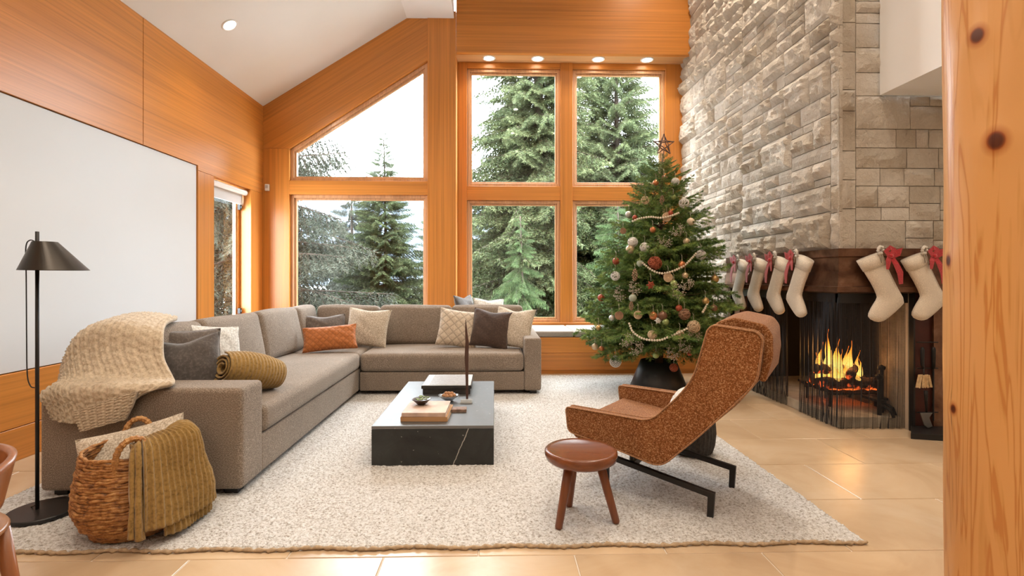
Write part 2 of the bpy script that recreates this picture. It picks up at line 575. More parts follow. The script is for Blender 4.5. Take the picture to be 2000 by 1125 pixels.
def rect_window(nm, lab, x0, x1, z0, z1, y):
    o = thing(nm, lab, 'window', ((x0 + x1) / 2, y, z0), kind='structure')
    frame_box(MB(), 'y', x0 + .002, x1 - .002, z0 + .002, z1 - .002, .04, y + .03, y + .13).part('frame', wood_frame, o, bevel=.003, segs=1)
    sh_ = frame_box(MB(), 'y', x0 + .043, x1 - .043, z0 + .043, z1 - .043, .026, y + .06, y + .11).part('sash', wood_frame, o, bevel=.003, segs=1)
    MB().box(x0 + .066, x1 - .066, y + .083, y + .089, z0 + .066, z1 - .066).part('pane', pane_glass, sh_)
    return o
rect_window('window_2', 'lower left window behind the sofa with spruce view', OX0, OX1, .6, 2.325, Y1 + .02)
rect_window('window_3', 'upper left pane of the bay window beneath the soffit lights', -.392, .938, 2.5, 4.175, Y2)
rect_window('window_4', 'upper right pane of the bay window above the tree', 1.114, 2.45, 2.5, 4.175, Y2)
rect_window('window_5', 'lower left pane of the bay window above bench', -.392, .938, .56, 2.3, Y2)
rect_window('window_6', 'lower right pane of the bay window behind the tree', 1.114, 2.45, .56, 2.3, Y2)
w1 = thing('window_1', 'raked trapezoid window under the sloping ceiling', 'window', (-1.84, Y1, 2.5), kind='structure')
def inset(d):
    k = math.sqrt(1 + ((4.149 - 2.942) / (OX1 - OX0)) ** 2)
    a, b = OX0 + d, OX1 - d
    return [(a, 2.51 + d), (b, 2.51 + d), (b, zs(b) - d * k), (a, zs(a) - d * k)]
def ring(mb, o, i, d0, d1):
    for k in range(4):
        k2 = (k + 1) % 4
        mb.prism([o[k], o[k2], i[k2], i[k]], d0, d1)
    return mb
ring(MB(), inset(.002), inset(.042), Y1 + .05, Y1 + .15).part('frame', wood_frame, w1)
sh_ = ring(MB(), inset(.043), inset(.07), Y1 + .08, Y1 + .13).part('sash', wood_frame, w1)
MB().prism(inset(.066), Y1 + .103, Y1 + .109).part('pane', pane_glass, sh_)

# ---------------------------------------------------------------- ceiling
ce = thing('ceiling', 'white painted ceiling sloping up to a flat ridge strip', 'ceiling', (0, 3, ZR), kind='structure')
MB().prism([(XL, ZE), (-1.19, ZR), (-.55, ZR), (-.55, ZT), (-.60, ZT), (-.60, ZR + .08), (-1.22, ZR + .08), (XL - .1, ZE + .02)], YB, Y1).part('slope', white, ce)
MB().box(-.62, 5.3, YB, Y1, ZT, ZT + .1).part('high_ceiling', white, ce)

# loft wall on the right, over the hearth side
wr = thing('wall_right', 'white loft wall with flat underside beside the chimney', 'wall', (3.02, 2, 2.62), kind='structure')
XF = 3.0
MB().box(XF, XF + .14, YB, YS - .002, 2.62, ZT).part('loft_face', white, wr)
MB().box(XF + .14, 5.2, YB, YS - .002, 2.62, 2.72).part('underside', white, wr)
MB().box(5.2, 5.3, YB, YS + .6, 0, 2.72).part('side_wall', white, wr)
wk = thing('wall_rear', 'plain white wall behind the camera', 'wall', (0, YB, 0), kind='structure')
MB().box(XL - .2, 5.3, YB - .1, YB, 0, ZT).part('plaster', white, wk)

# ---------------------------------------------------------------- downlights
lens_m = make_emit('lamp_lens', (1.0, 0.86, 0.68), 14.0)
def downlight(label, loc, normal, rad, watts, group, cat='downlight', spread=150):
    nrm = Vector(normal).normalized()
    M = Matrix.Translation(loc) @ (Vector((0, 0, -1)).rotation_difference(nrm)).to_matrix().to_4x4()
    o = thing('downlight', label, cat, mat4=M, group=group)
    MB().lathe([(rad * .72, .002), (rad * .78, -.008), (rad * .95, -.010), (rad, -.004), (rad, .002)], seg=32, cap=False).part('trim_ring', white, o, smooth=True, world=False)
    MB().lathe([(0.001, -.004), (rad * .74, -.003), (rad * .74, .003)], seg=32, cap=False).part('lens', lens_m, o, world=False)
    d = bpy.data.lights.new('downlight_lamp', 'AREA')
    d.shape = 'DISK'; d.size = rad * 1.6; d.energy = watts; d.color = LAMP_COL; d.spread = R(spread)
    l = bpy.data.objects.new('downlight_lamp', d)
    COL.objects.link(l)
    l.parent = o; l.location = (0, 0, -.03)
    return o
names = ['round soffit downlight nearest the left post above bay window', 'second soffit downlight from the left post',
         'third soffit downlight from the left post', 'soffit downlight closest to the stone chimney']
for nm, x in zip(names, (-.078, .602, 1.45, 2.141)):
    downlight(nm, (x, 7.14, 4.258), (0, 0, -1), .092, SOFFIT_W, 'soffit downlights over the bay window', spread=120)
nrm = (slope, 0, -1)
def on_slope(x, y): return (x, y, ZE + slope * (x - XL))
downlight('round downlight in the white sloping ceiling', on_slope(-2.70, 5.285), nrm, .085, DOWN_W, 'ceiling downlights')
for y in (2.2, -0.8):  # these and the rows below are unseen, added for warm fill light
    downlight('unseen fill downlight in the sloping ceiling ' + ('above the front sofa arm' if y > 0 else 'behind the camera'), on_slope(-2.3, y), nrm, .085, DOWN_W, 'ceiling downlights')
for y in (2.4, .4, -1.8):
    downlight('unseen fill downlight in the flat ridge ceiling ' + {2.4: 'above the rug', .4: 'above the camera', -1.8: 'behind the camera'}[y], (-.85, y, ZR), (0, 0, -1), .085, DOWN_W, 'ceiling downlights')
for x in (.6, 2.0):
    for y in (2.6, .2, -2.2):
        downlight('unseen fill downlight in the high white ceiling, ' + ('left row, ' if x < 1 else 'right row, ') + {2.6: 'over the lounge chair', .2: 'over the camera', -2.2: 'by the rear wall'}[y], (x, y, ZT), (0, 0, -1), .085, DOWN_W * 1.5, 'ceiling downlights')
for y, pos in ((5.9, 'far'), (4.7, 'near')):  # unseen pair, added to put grazing highlights on the upper stone
    downlight('unseen added downlight washing the stone chimney from the high ceiling, ' + pos + ' one', (2.2, y, ZT), (0, 0, -1), .085, DOWN_W * 1.6, 'ceiling downlights', spread=120)
for y in (2.9, .6):  # unseen loft pair, part of the added fill
    downlight('unseen fill downlight under the white loft ' + ('near the chimney' if y > 2 else 'beside the camera'), (3.9, y, 2.62), (0, 0, -1), .085, DOWN_W * .5, 'unseen loft fill downlights')

# ---------------------------------------------------------------- stone chimney and fireplace
fp = thing('fireplace', 'tall split-face limestone chimney with a dark bronze hood and two-sided firebox', 'fireplace', (3.2, 4.6, 0))
ZH = 1.425     # top of hood
core = plain('chimney_mortar', (0.30, 0.25, 0.19), 0.9)
MB().prism([(XS + .03, YS + .03), (5.2, YS + .03), (5.2, YS + .6), (XS + .6, YS + .6), (XS + .6, Y2 + .1), (XS + .03, Y2 + .1)], ZH - .3, ZT, 'z').part('chimney_core', core, fp)
MB().box(XS + .03, XS + .5, 5.82, Y2 + .1, 0, ZH - .3).part('chimney_core', core, fp)
rng = random.Random(11)

def vnoise(seed):
    r = random.Random(seed)
    tab = [r.random() for _ in range(4096)]
    def f(x, y):
        xi, yi = math.floor(x), math.floor(y)
        fx, fy = x - xi, y - yi
        fx = fx * fx * (3 - 2 * fx); fy = fy * fy * (3 - 2 * fy)
        h = lambda a, b: tab[(a * 127 + b * 311 + 77) % 4096]
        return (h(xi, yi) * (1 - fx) + h(xi + 1, yi) * fx) * (1 - fy) + (h(xi, yi + 1) * (1 - fx) + h(xi + 1, yi + 1) * fx) * fy
    return f
VN = vnoise(5)

def stone_block(a0, a1, z0, z1, face, seed, rough):
    """one split-faced block. a runs along the wall; face 'L' looks to -X, 'R' looks to -Y"""
    j = 0.0028
    a0 += j; a1 -= j; z0 += j; z1 -= j
    la, lz = a1 - a0, z1 - z0
    na = max(3, min(20, int(la / .026))); nz = max(3, min(14, int(lz / .026)))
    ox, oy = (seed * 7.3) % 90, (seed * 3.1) % 90
    r = random.Random(seed)
    tilt_a, tilt_z = r.uniform(-.014, .014), r.uniform(-.012, .018)
    base = r.uniform(.0, .007)
    pts = []
    for i in range(na + 1):
        for k in range(nz + 1):
            u, v = i / na, k / nz
            a, z = a0 + la * u, z0 + lz * v
            e = min(u * la, (1 - u) * la, v * lz, (1 - v) * lz)
            edge = min(1.0, e / .045)
            n1 = VN(a * 9 + ox, z * 14 + oy); n2 = VN(a * 24 + oy, z * 34 + ox); n3 = VN(a * 55 + ox, z * 70 + oy)
            rid = abs(n1 - .5) * 2
            d = base + rough * edge * (.006 + .032 * (1 - rid) + .018 * n2 + .012 * n3) + tilt_a * (u - .5) * edge + tilt_z * (v - .5) * edge
            if i in (0, na) or k in (0, nz): d = .004 + .006 * n2
            pts.append((a, z, d))
    vs, fs = [], []
    def W(a, z, d):
        return (XS + .02 - d, a, z) if face == 'L' else (a, YS + .02 - d, z)
    for p in pts: vs.append(W(*p))
    for i in range(na):
        for k in range(nz):
            q = i * (nz + 1) + k
            fs.append((q, q + nz + 1, q + nz + 2, q + 1))
    # sides back to the bed
    rim = [i * (nz + 1) for i in range(na + 1)] + [na * (nz + 1) + k for k in range(1, nz + 1)] + [i * (nz + 1) + nz for i in range(na - 1, -1, -1)] + [k for k in range(nz - 1, 0, -1)]
    b0 = len(vs)
    for q in rim:
        a, z, d = pts[q]; vs.append(W(a, z, -.012))
    m = len(rim)
    for t in range(m):
        t2 = (t + 1) % m
        fs.append((rim[t], b0 + t, b0 + t2, rim[t2]))
    mb = MB(); mb.v = vs; mb.f = fs
    me = mb.mesh('stone_block', smooth=False)
    link('stone_block', me, stone, fp)

seed = 100
def ashlar(a0, a1, z0, z1, r, out):
    w_, h_ = a1 - a0, z1 - z0
    if h_ > .62 and h_ > w_ * .55 or (h_ > .33 and w_ < 1.1):
        c = z0 + h_ * r.choice([.28, .36, .42, .5, .58, .66, .72])
        ashlar(a0, a1, z0, c, r, out); ashlar(a0, a1, c, z1, r, out)
    elif w_ > .62 or (w_ > .36 and w_ > h_ * 2.6 and r.random() < .75):
        c = a0 + w_ * r.uniform(.34, .66)
        ashlar(a0, c, z0, z1, r, out); ashlar(c, a1, z0, z1, r, out)
    elif h_ > .20 and w_ > .16 and r.random() < .6:
        c = z0 + h_ * r.choice([.3, .38, .5, .62, .7])
        ashlar(a0, a1, z0, c, r, out); ashlar(a0, a1, c, z1, r, out)
    elif w_ > .30 and w_ > 1.9 * h_ and r.random() < .45:
        c = a0 + w_ * r.uniform(.3, .7)
        ashlar(a0, c, z0, z1, r, out); ashlar(c, a1, z0, z1, r, out)
    else:
        out.append((a0, a1, z0, z1))
def lay(face, regions, top_fn, r, rough_fn):
    global seed
    out = []
    for (a0, a1, z0, z1) in regions: ashlar(a0, a1, z0, z1, r, out)
    for p in out:
        if p[2] > top_fn((p[0] + p[1]) / 2): continue
        seed += 1
        stone_block(*p, face, seed, rough_fn(r))
lay('L', [(YS + .004, YS + .12, ZH + .8 * i, ZH + .8 * i + .8) for i in range(3)] + [(YS + .12, 5.5, ZH, 3.3), (5.5, Y2 + .06, ZH, 3.1), (YS + .12, 5.5, 3.3, 5.0), (5.5, 5.9, 3.1, 5.0), (5.9, Y2 + .06, 3.1, 5.6)], lambda a: 1.6 + .58 * a, random.Random(4), lambda r: r.choice([.45, .8, 1.1, 1.3]))
lay('R', [(XS + .004, XS + .14, ZH, 2.5), (XS + .004, XS + .14, 2.5, 3.6), (XS + .14, 3.05, 2.62, 3.6), (XS + .14, 3.9, ZH, 2.62)], lambda x: 9, random.Random(9), lambda r: r.choice([.1, .25, .5, .8]))
# lower stone of the long face, beyond the hood
seed += 1
zz = 0.0
for h in (.28, .22, .3, .2, .26, .165):
    seed += 1
    stone_block(5.84, 6.35, zz, zz + h, 'L', seed, 1.0); seed += 1
    stone_block(6.35, 6.72, zz, zz + h, 'L', seed, .8); seed += 1
    stone_block(6.72, Y2, zz, zz + h, 'L', seed, 1.1)
    zz += h

# bronze hood: one profile swept round the corner
def bronze_mat():
    m, n, b = nodes_of('patinated_bronze')
    v = coords(n)
    f = noise(n, v, 7, 5, 0.65, 0.5)
    n.links.new(ramp(n, f, [(0.3, (0.085, 0.038, 0.022)), (0.55, (0.18, 0.09, 0.052)), (0.8, (0.30, 0.18, 0.115))]), b.inputs['Base Color'])
    b.inputs['Metallic'].default_value = 0.75
    n.links.new(ramp(n, f, [(0.2, (0.28,) * 3), (0.8, (0.48,) * 3)]), b.inputs['Roughness'])
    return m
bronze = bronze_mat()
prof = [(-.04, ZH), (.022, ZH), (.022, 1.365), (.012, 1.355), (.014, 1.25), (.032, 1.16), (.036, 1.132), (.044, 1.128), (.044, 1.088), (.0, 1.075), (-.04, 1.075)]
def sweep(prof, path):
    mb = MB(); n = len(prof)
    for (fx) in path:
        for (d, z) in prof:
            mb.v.append(fx(d, z))
    for i in range(len(path) - 1):
        for k in range(n):
            k2 = (k + 1) % n
            mb.f.append((i * n + k, (i + 1) * n + k, (i + 1) * n + k2, i * n + k2))
    mb.f.append(tuple(range(n))); mb.f.append(tuple(range((len(path) - 1) * n, len(path) * n))[::-1])
    return mb
sweep(prof, [lambda d, z: (XS - d, 5.82, z), lambda d, z: (XS - d, YS - d, z), lambda d, z: (4.6, YS - d, z)]).part('hood', bronze, fp)
MB().box(XS + .03, XS + .09, YS + .06, 5.82, 1.0, 1.075).box(XS + .03, 3.25, YS + .03, YS + .09, 1.0, 1.075).part('curtain_rail', black_metal, fp)

# firebox shell
def soot_mat():
    m, n, b = nodes_of('sooted_firebrick')
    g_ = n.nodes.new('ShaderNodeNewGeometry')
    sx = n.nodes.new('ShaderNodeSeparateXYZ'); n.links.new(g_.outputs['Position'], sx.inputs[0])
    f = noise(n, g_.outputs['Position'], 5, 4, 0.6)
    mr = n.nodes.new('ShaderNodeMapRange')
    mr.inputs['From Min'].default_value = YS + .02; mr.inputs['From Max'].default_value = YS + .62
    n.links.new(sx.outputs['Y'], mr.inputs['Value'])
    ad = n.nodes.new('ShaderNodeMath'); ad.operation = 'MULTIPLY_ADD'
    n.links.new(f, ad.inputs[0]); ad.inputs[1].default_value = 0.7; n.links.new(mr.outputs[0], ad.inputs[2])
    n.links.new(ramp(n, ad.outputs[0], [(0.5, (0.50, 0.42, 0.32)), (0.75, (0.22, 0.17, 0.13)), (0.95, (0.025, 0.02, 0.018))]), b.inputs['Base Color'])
    b.inputs['Roughness'].default_value = 0.95
    return m
soot = soot_mat()
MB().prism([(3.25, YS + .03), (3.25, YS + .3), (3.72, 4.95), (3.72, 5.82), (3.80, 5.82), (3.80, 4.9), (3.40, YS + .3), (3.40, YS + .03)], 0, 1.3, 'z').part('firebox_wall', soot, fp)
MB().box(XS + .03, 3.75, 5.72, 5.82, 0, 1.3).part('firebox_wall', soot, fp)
MB().box(XS + .02, 3.8, YS + .02, 5.82, 1.26, 1.32).part('firebox_roof', dark_gap, fp)
hearth = plain('hearth_stone', (0.50, 0.43, 0.33), 0.85, var=0.2, scale=7, bumpk=.3, bscale=30)
MB().box(XS + .06, 3.3, YS + .10, 5.72, 0, .085).part('hearth_slab', hearth, fp, bevel=.006)
MB().box(3.3, 3.72, YS + .9, 5.72, 0, .085).part('hearth_slab', hearth, fp)
MB().box(XS + .03, XS + .11, 5.60, 5.82, 0, 1.08).part('corner_jamb', bronze, fp)

# chain mesh curtains
def chain_mat():
    m = bpy.data.materials.new('chain_mesh'); m.use_nodes = True
    n = m.node_tree; n.nodes.clear()
    o = n.nodes.new('ShaderNodeOutputMaterial')
    b = n.nodes.new('ShaderNodeBsdfPrincipled')
    b.inputs['Base Color'].default_value = (0.03, 0.03, 0.033, 1); b.inputs['Metallic'].default_value = 0.6; b.inputs['Roughness'].default_value = 0.45
    t = n.nodes.new('ShaderNodeBsdfTransparent')
    mx = n.nodes.new('ShaderNodeMixShader')
    v = coords(n, (1, 1, 1))
    sx = n.nodes.new('ShaderNodeSeparateXYZ'); n.links.new(v, sx.inputs[0])
    a = n.nodes.new('ShaderNodeMath'); a.operation = 'ADD'; n.links.new(sx.outputs[0], a.inputs[0]); n.links.new(sx.outputs[1], a.inputs[1])
    def wv(sock):
        q = n.nodes.new('ShaderNodeMath'); q.operation = 'MULTIPLY'; n.links.new(sock, q.inputs[0]); q.inputs[1].default_value = 2 * PI / .006
        s = n.nodes.new('ShaderNodeMath'); s.operation = 'SINE'; n.links.new(q.outputs[0], s.inputs[0]); return s.outputs[0]
    mxx = n.nodes.new('ShaderNodeMath'); mxx.operation = 'MAXIMUM'
    n.links.new(wv(a.outputs[0]), mxx.inputs[0]); n.links.new(wv(sx.outputs[2]), mxx.inputs[1])
    gt = n.nodes.new('ShaderNodeMath'); gt.operation = 'GREATER_THAN'; n.links.new(mxx.outputs[0], gt.inputs[0]); gt.inputs[1].default_value = 0.6
    n.links.new(gt.outputs[0], mx.inputs[0]); n.links.new(t.outputs[0], mx.inputs[1]); n.links.new(b.outputs[0], mx.inputs[2])
    n.links.new(mx.outputs[0], o.inputs[0])
    return m
chain = chain_mat()
def curtain(p0, p1, nrm, folds, amp, lab, seed_):
    r = random.Random(seed_)
    ph = [r.uniform(0, 6) for _ in range(3)]
    def fn(u, v):
        z = .008 + 1.03 * v
        a = amp * (.55 + .45 * (1 - v)) * (math.sin(u * folds * 2 * PI + ph[0] + .5 * math.sin(v * 3)) + .35 * math.sin(u * folds * 4.3 * PI + ph[1]))
        x = p0[0] + (p1[0] - p0[0]) * u + nrm[0] * a
        y = p0[1] + (p1[1] - p0[1]) * u + nrm[1] * a
        return (x, y, z)
    o = MB().grid(fn, int(folds * 10), 16).part('mesh_curtain', chain, fp, smooth=True)
    o['label'] = lab
curtain((XS + .035, YS + .03), (XS + .035, 4.50), (1, 0), 9, .016, 'gathered black chain mesh curtain', 1)
curtain((XS + .05, 4.72), (XS + .05, 5.60), (1, 0), 12, .022, 'far gathered black chain mesh curtain', 2)
curtain((XS + .04, YS + .045), (3.245, YS + .045), (0, 1), 7, .008, 'thin chain mesh curtain facing the room', 3)

# grate, logs and fire
iron = plain('cast_iron', (0.022, 0.02, 0.019), 0.55, 0.6)
FX, FY, FZ = 3.10, 4.52, .085
gr = thing('fire_grate', 'black iron grate with andirons inside the firebox', 'grate', (FX, FY, FZ))
for i in range(6):
    yy = FY - .2 + i * .08
    MB().tube([(FX - .26, yy, FZ + .16), (FX - .2, yy, FZ + .12), (FX + .2, yy, FZ + .12), (FX + .26, yy, FZ + .16)], .011, 6).part('bar', iron, gr)
for yy in (FY - .16, FY + .16):
    MB().tube([(FX - .22, yy, FZ + .109), (FX + .22, yy, FZ + .109)], .011, 6).part('rail', iron, gr)
    for xx in (FX - .2, FX + .2):
        MB().tube([(xx, yy, FZ + .11), (xx, yy, FZ)], .012, 6).part('leg', iron, gr)
for (xx, yy, hh) in ((FX + .1, FY - .36, .36), (FX + .02, FY - .44, .30)):
    MB().tube([(xx, yy, FZ), (xx, yy, FZ + hh)], .016, 8).lathe([(.001, .035), (.028, .02), (.028, 0), (.016, -.012)], (xx, yy, FZ + hh), 12).box(xx - .01, xx + .05, yy - .01, yy + .2, FZ + .10, FZ + .12).tube([(xx, yy, FZ + .09), (xx + .04, yy - .07, FZ + .05), (xx + .05, yy - .09, FZ)], .012, 6).part('andiron', iron, gr)

def bark_mat():
    m, n, b = nodes_of('charred_bark')
    v = coords(n)
    f = noise(n, v, 22, 4, 0.7)
    n.links.new(ramp(n, f, [(0.35, (0.02, 0.012, 0.009)), (0.6, (0.10, 0.05, 0.03)), (0.8, (0.26, 0.2, 0.16))]), b.inputs['Base Color'])
    b.inputs['Roughness'].default_value = 0.95
    em = ramp(n, noise(n, v, 13, 3, .6), [(0.56, (0, 0, 0)), (0.68, (1.0, .12, .02))])
    n.links.new(em, b.inputs['Emission Color']); b.inputs['Emission Strength'].default_value = 1.4
    bump(n, b, f, .8, .02)
    return m
bark = bark_mat()
logs = [((FX - .27, FY - .10, FZ + .185), (FX + .22, FY - .14, FZ + .20), .052, 'charred log lying at the front of the grate'),
        ((FX - .20, FY + .10, FZ + .195), (FX + .25, FY + .06, FZ + .19), .058, 'thick charred log at the back of the grate'),
        ((FX - .24, FY - .02, FZ + .30), (FX + .12, FY + .04, FZ + .285), .045, 'burning split log resting on top of the fire'),
        ((FX - .05, FY - .2, FZ + .27), (FX + .2, FY + .1, FZ + .30), .038, 'short burning log leaning across the fire')]
for p, q, rr, lab in logs:
    P_, Q_ = Vector(p), Vector(q)
    pts = [P_.lerp(Q_, t / 6) + Vector((0, 0, .006 * math.sin(t * 2.2))) for t in range(7)]
    tag(MB().tube(pts, [rr * (1 + .08 * math.sin(t * 1.9)) for t in range(7)], 12).part('log', bark, None, smooth=True), lab, 'log', 'logs burning on the grate')

def flame_mat():
    m = bpy.data.materials.new('flame'); m.use_nodes = True
    n = m.node_tree; n.nodes.clear()
    o = n.nodes.new('ShaderNodeOutputMaterial'); e = n.nodes.new('ShaderNodeEmission')
    tc = n.nodes.new('ShaderNodeTexCoord')
    sx = n.nodes.new('ShaderNodeSeparateXYZ'); n.links.new(tc.outputs['Generated'], sx.inputs[0])
    lw = n.nodes.new('ShaderNodeLayerWeight'); lw.inputs[0].default_value = .35
    c = ramp(n, sx.outputs[2], [(0.0, (1.0, .42, .05)), (0.35, (1.0, .62, .14)), (0.7, (1.0, .33, .03)), (1.0, (.8, .12, .01))])
    n.links.new(c, e.inputs[0]); e.inputs[1].default_value = 2.6
    t = n.nodes.new('ShaderNodeBsdfTransparent')
    mx = n.nodes.new('ShaderNodeMixShader')
    n.links.new(ramp(n, noise(n, coords(n, (14, 14, 5)), 1, 3, .6), [(.35, (.75,) * 3), (.65, (.1,) * 3)]), mx.inputs[0])
    n.links.new(e.outputs[0], mx.inputs[1]); n.links.new(t.outputs[0], mx.inputs[2])
    n.links.new(mx.outputs[0], o.inputs[0])
    return m
flame_m = flame_mat()
fire = thing('fire', 'bright orange flames rising from the logs in the firebox', 'fire', (FX, FY, FZ + .2))
fr = random.Random(3)
for (dx, dy, hh, rr) in ((-.10, 0, .46, .05), (-.16, .03, .34, .042), (-.05, -.05, .38, .05), (.01, .02, .28, .048), (.07, -.02, .36, .042), (.12, .03, .24, .04), (-.21, -.02, .26, .034), (.17, .0, .20, .034), (-.02, -.12, .18, .035), (.05, -.15, .12, .03), (-.12, -.13, .15, .03), (.2, .05, .26, .024), (-.08, .06, .42, .03), (.10, .06, .30, .028)):
    ph = fr.uniform(0, 6)
    pts, rs = [], []
    for t in range(11):
        u = t / 10
        pts.append((FX + dx + .035 * u * math.sin(ph + 5 * u), FY + dy + .025 * u * math.cos(ph + 4 * u), FZ + .19 + hh * u))
        rs.append(max(.0015, rr * (math.sin(PI * min(1, (u + .18) / 1.05)) ** .8) * (1 - u) ** .55 * (1 + .18 * math.sin(ph + 9 * u))))
    MB().tube(pts, rs, 9).part('flame_tongue', flame_m, fire, smooth=True)
emb_m = make_emit('embers', (1.0, .16, .02), 1.6)
MB().grid(lambda u, v: (FX - .22 + .44 * u, FY - .17 + .34 * v, FZ + .135 + .02 * VN(u * 14, v * 11)), 14, 10).part('ember_bed', emb_m, fire)
fl = bpy.data.lights.new('fire_glow', 'POINT'); fl.energy = 9; fl.color = (1.0, .45, .14); fl.shadow_soft_size = .14
flo = bpy.data.objects.new('fire_glow', fl); flo.location = (0, -.05, .22); flo.parent = fire; COL.objects.link(flo)

# hearth tool rack
tr = thing('tool_rack', 'dark bronze rack of hearth tools beside the firebox', 'tool rack', (3.45, YS - .1, 0))
dkred = plain('dark_red_steel', (0.06, 0.016, 0.010), 0.45, 0.5, var=.3, scale=5)
MB().box(3.25, 3.262, YS - .025, YS + .02, 0.0, 1.08).part('side_panel', black_metal, tr)
MB().box(3.262, 4.3, YS - .01, YS + .02, 0.0, 1.08).part('back_panel', dkred, tr)
MB().prism([(3.405, YS - .03), (4.3, YS - .05), (4.3, YS - .01), (3.405, YS - .01)], .04, 1.08, 'z').part('bronze_panel', bronze, tr)
MB().prism([(3.09, YS - .19), (3.6, YS - .33), (3.6, YS), (3.25, YS)], 0.0, .045, 'z').part('base_tray', black_metal, tr, bevel=.004)
for zz in (.70, .50, .16):
    MB().tube([(3.255, YS - .05, zz), (3.42, YS - .05, zz)], .005, 6).part('rail', iron, tr)
BX_, TY_ = 3.295, YS - .065
tl = thing('hearth_brush', 'hearth brush with tan bristles hanging in the tool rack', 'brush', (BX_, TY_, .4), group='hearth tools')
MB().tube([(BX_ - .01, TY_, .665), (BX_ - .01, TY_, .64), (BX_ - .01, TY_, .53), (BX_, TY_, .50)], [.008, .014, .012, .006], 8).tube([(BX_, TY_, .50), (BX_, TY_, .44)], .006, 8).part('handle', iron, tl, smooth=True)
br = MB()
r_ = random.Random(2)
for i in range(80):
    x = r_.uniform(-.045, .045); y = TY_ + r_.uniform(-.015, .015)
    br.tube([(BX_ + x * .8, y, .452), (BX_ + x * 1.3, y, .358 + r_.uniform(-.006, .006))], .0045, 4)
br.part('bristles', plain('tan_bristle', (0.55, 0.38, 0.2), .8, var=.25, scale=60), tl)
tl = thing('hearth_shovel', 'iron hearth shovel with upright blade at the rack foot', 'shovel', (BX_, TY_ - .03, .05), group='hearth tools')
MB().tube([(BX_, TY_ - .02, .335), (BX_, TY_ - .02, .30), (BX_ + .005, TY_ - .02, .16)], [.013, .012, .006], 8).part('handle', iron, tl, smooth=True)
MB().prism([(BX_ - .05, .168), (BX_ + .045, .168), (BX_ + .02, .13), (BX_ + .045, .065), (BX_ + .01, .05), (BX_ - .02, .075)], TY_ - .03, TY_ - .022).part('blade', plain('grey_steel', (.16, .15, .14), .4, .7), tl, bevel=.002)
tl = thing('hearth_poker', 'iron poker with thick grip hanging beside the brush', 'poker', (3.37, TY_, .3), group='hearth tools')
MB().tube([(3.372, TY_, .665), (3.372, TY_, .645), (3.372, TY_, .50)], [.010, .015, .011], 8).part('grip', iron, tl, smooth=True)
MB().tube([(3.372, TY_, .50), (3.372, TY_, .10)], .006, 6).part('shaft', iron, tl)

# ---------------------------------------------------------------- stockings
canvas = fabric('cream_linen', (0.60, 0.52, 0.42), scale=300, amt=.25, bumpk=.2)
canvas2 = fabric('cream_linen_cuff', (0.62, 0.545, 0.45), scale=300, amt=.25, bumpk=.2)
red = fabric('red_velvet', (0.36, 0.012, 0.018), scale=120, amt=.4, sheen=.6, bumpk=.1, rough=.7)
twig_m = plain('grey_twine', (0.30, 0.25, 0.19), .9, var=.3, scale=90)
pearl = plain('frosted_white', (0.62, 0.58, 0.52), .6, var=.15, scale=60)
U = .632e-3
PAIRS = [((262, 325), (545, 215)), ((300, 385), (575, 275)), ((345, 455), (606, 350)), ((385, 520), (645, 430)), ((430, 590), (690, 520)), ((470, 665), (735, 610)), ((498, 725), (775, 685)),
         ((506, 762), (822, 765)), ((488, 800), (834, 832)), ((455, 850), (790, 882)), ((425, 905), (720, 945)), ((404, 955), (640, 1010)), ((402, 990), (585, 1045)), ((425, 1025), (545, 1058)), ((470, 1050), (520, 1060))]
def loft(pairs, thick, seg=14, cap=True, grow=0.0):
    mb = MB(); n = len(pairs)
    for (a, b) in pairs:
        ax_, az = (a[0] - 545) * U, (215 - a[1]) * U
        bx, bz = (b[0] - 545) * U, (215 - b[1]) * U
        cx, cz = (ax_ + bx) / 2, (az + bz) / 2
        hx, hz = (bx - ax_) / 2 * (1 + grow), (bz - az) / 2 * (1 + grow)
        wdt = math.hypot(hx, hz)
        th = min(thick, wdt * .55) * (1 + grow)
        for k in range(seg):
            t = 2 * PI * k / seg
            c_ = math.copysign(abs(math.cos(t)) ** .85, math.cos(t))
            mb.v.append((cx + hx * c_, th * math.sin(t), cz + hz * c_))
    for i in range(n - 1):
        for k in range(seg):
            k2 = (k + 1) % seg
            mb.f.append((i * seg + k, (i + 1) * seg + k, (i + 1) * seg + k2, i * seg + k2))
    if cap:
        mb.f.append(tuple(range(seg))); mb.f.append(tuple(range((n - 1) * seg, n * seg))[::-1])
    return mb
def ribbon(mb, pts, wd, nrm=(0, 1, 0), th=.003):
    pts = [Vector(p) for p in pts]
    L = []
    for i, p in enumerate(pts):
        t = (pts[min(i + 1, len(pts) - 1)] - pts[max(0, i - 1)]).normalized()
        s_ = t.cross(Vector(nrm)).normalized() * (wd[i] if isinstance(wd, list) else wd) / 2
        q = Vector(nrm) * th / 2
        L.append([p - s_ - q, p + s_ - q, p + s_ + q, p - s_ + q])
    n0 = len(mb.v)
    for a in L: mb.v.extend([tuple(x) for x in a])
    for i in range(len(pts) - 1):
        for k in range(4):
            k2 = (k + 1) % 4
            mb.f.append((n0 + i * 4 + k, n0 + i * 4 + k2, n0 + (i + 1) * 4 + k2, n0 + (i + 1) * 4 + k))
    mb.f.append((n0, n0 + 1, n0 + 2, n0 + 3)); e = n0 + (len(pts) - 1) * 4
    mb.f.append((e + 3, e + 2, e + 1, e))
    return mb
body_me = loft(PAIRS[1:], .034).mesh('sock', smooth=True); body_me.materials.append(canvas)
cuff_me = loft([PAIRS[0], PAIRS[1], PAIRS[2]], .038, grow=.05).mesh('cuff', smooth=True); cuff_me.materials.append(canvas2)
bw = MB()
ribbon(bw, [(.035, -.052, -.035), (.0, -.058, .005), (.03, -.062, .03), (.06, -.058, .02), (.04, -.052, -.03)], .035)
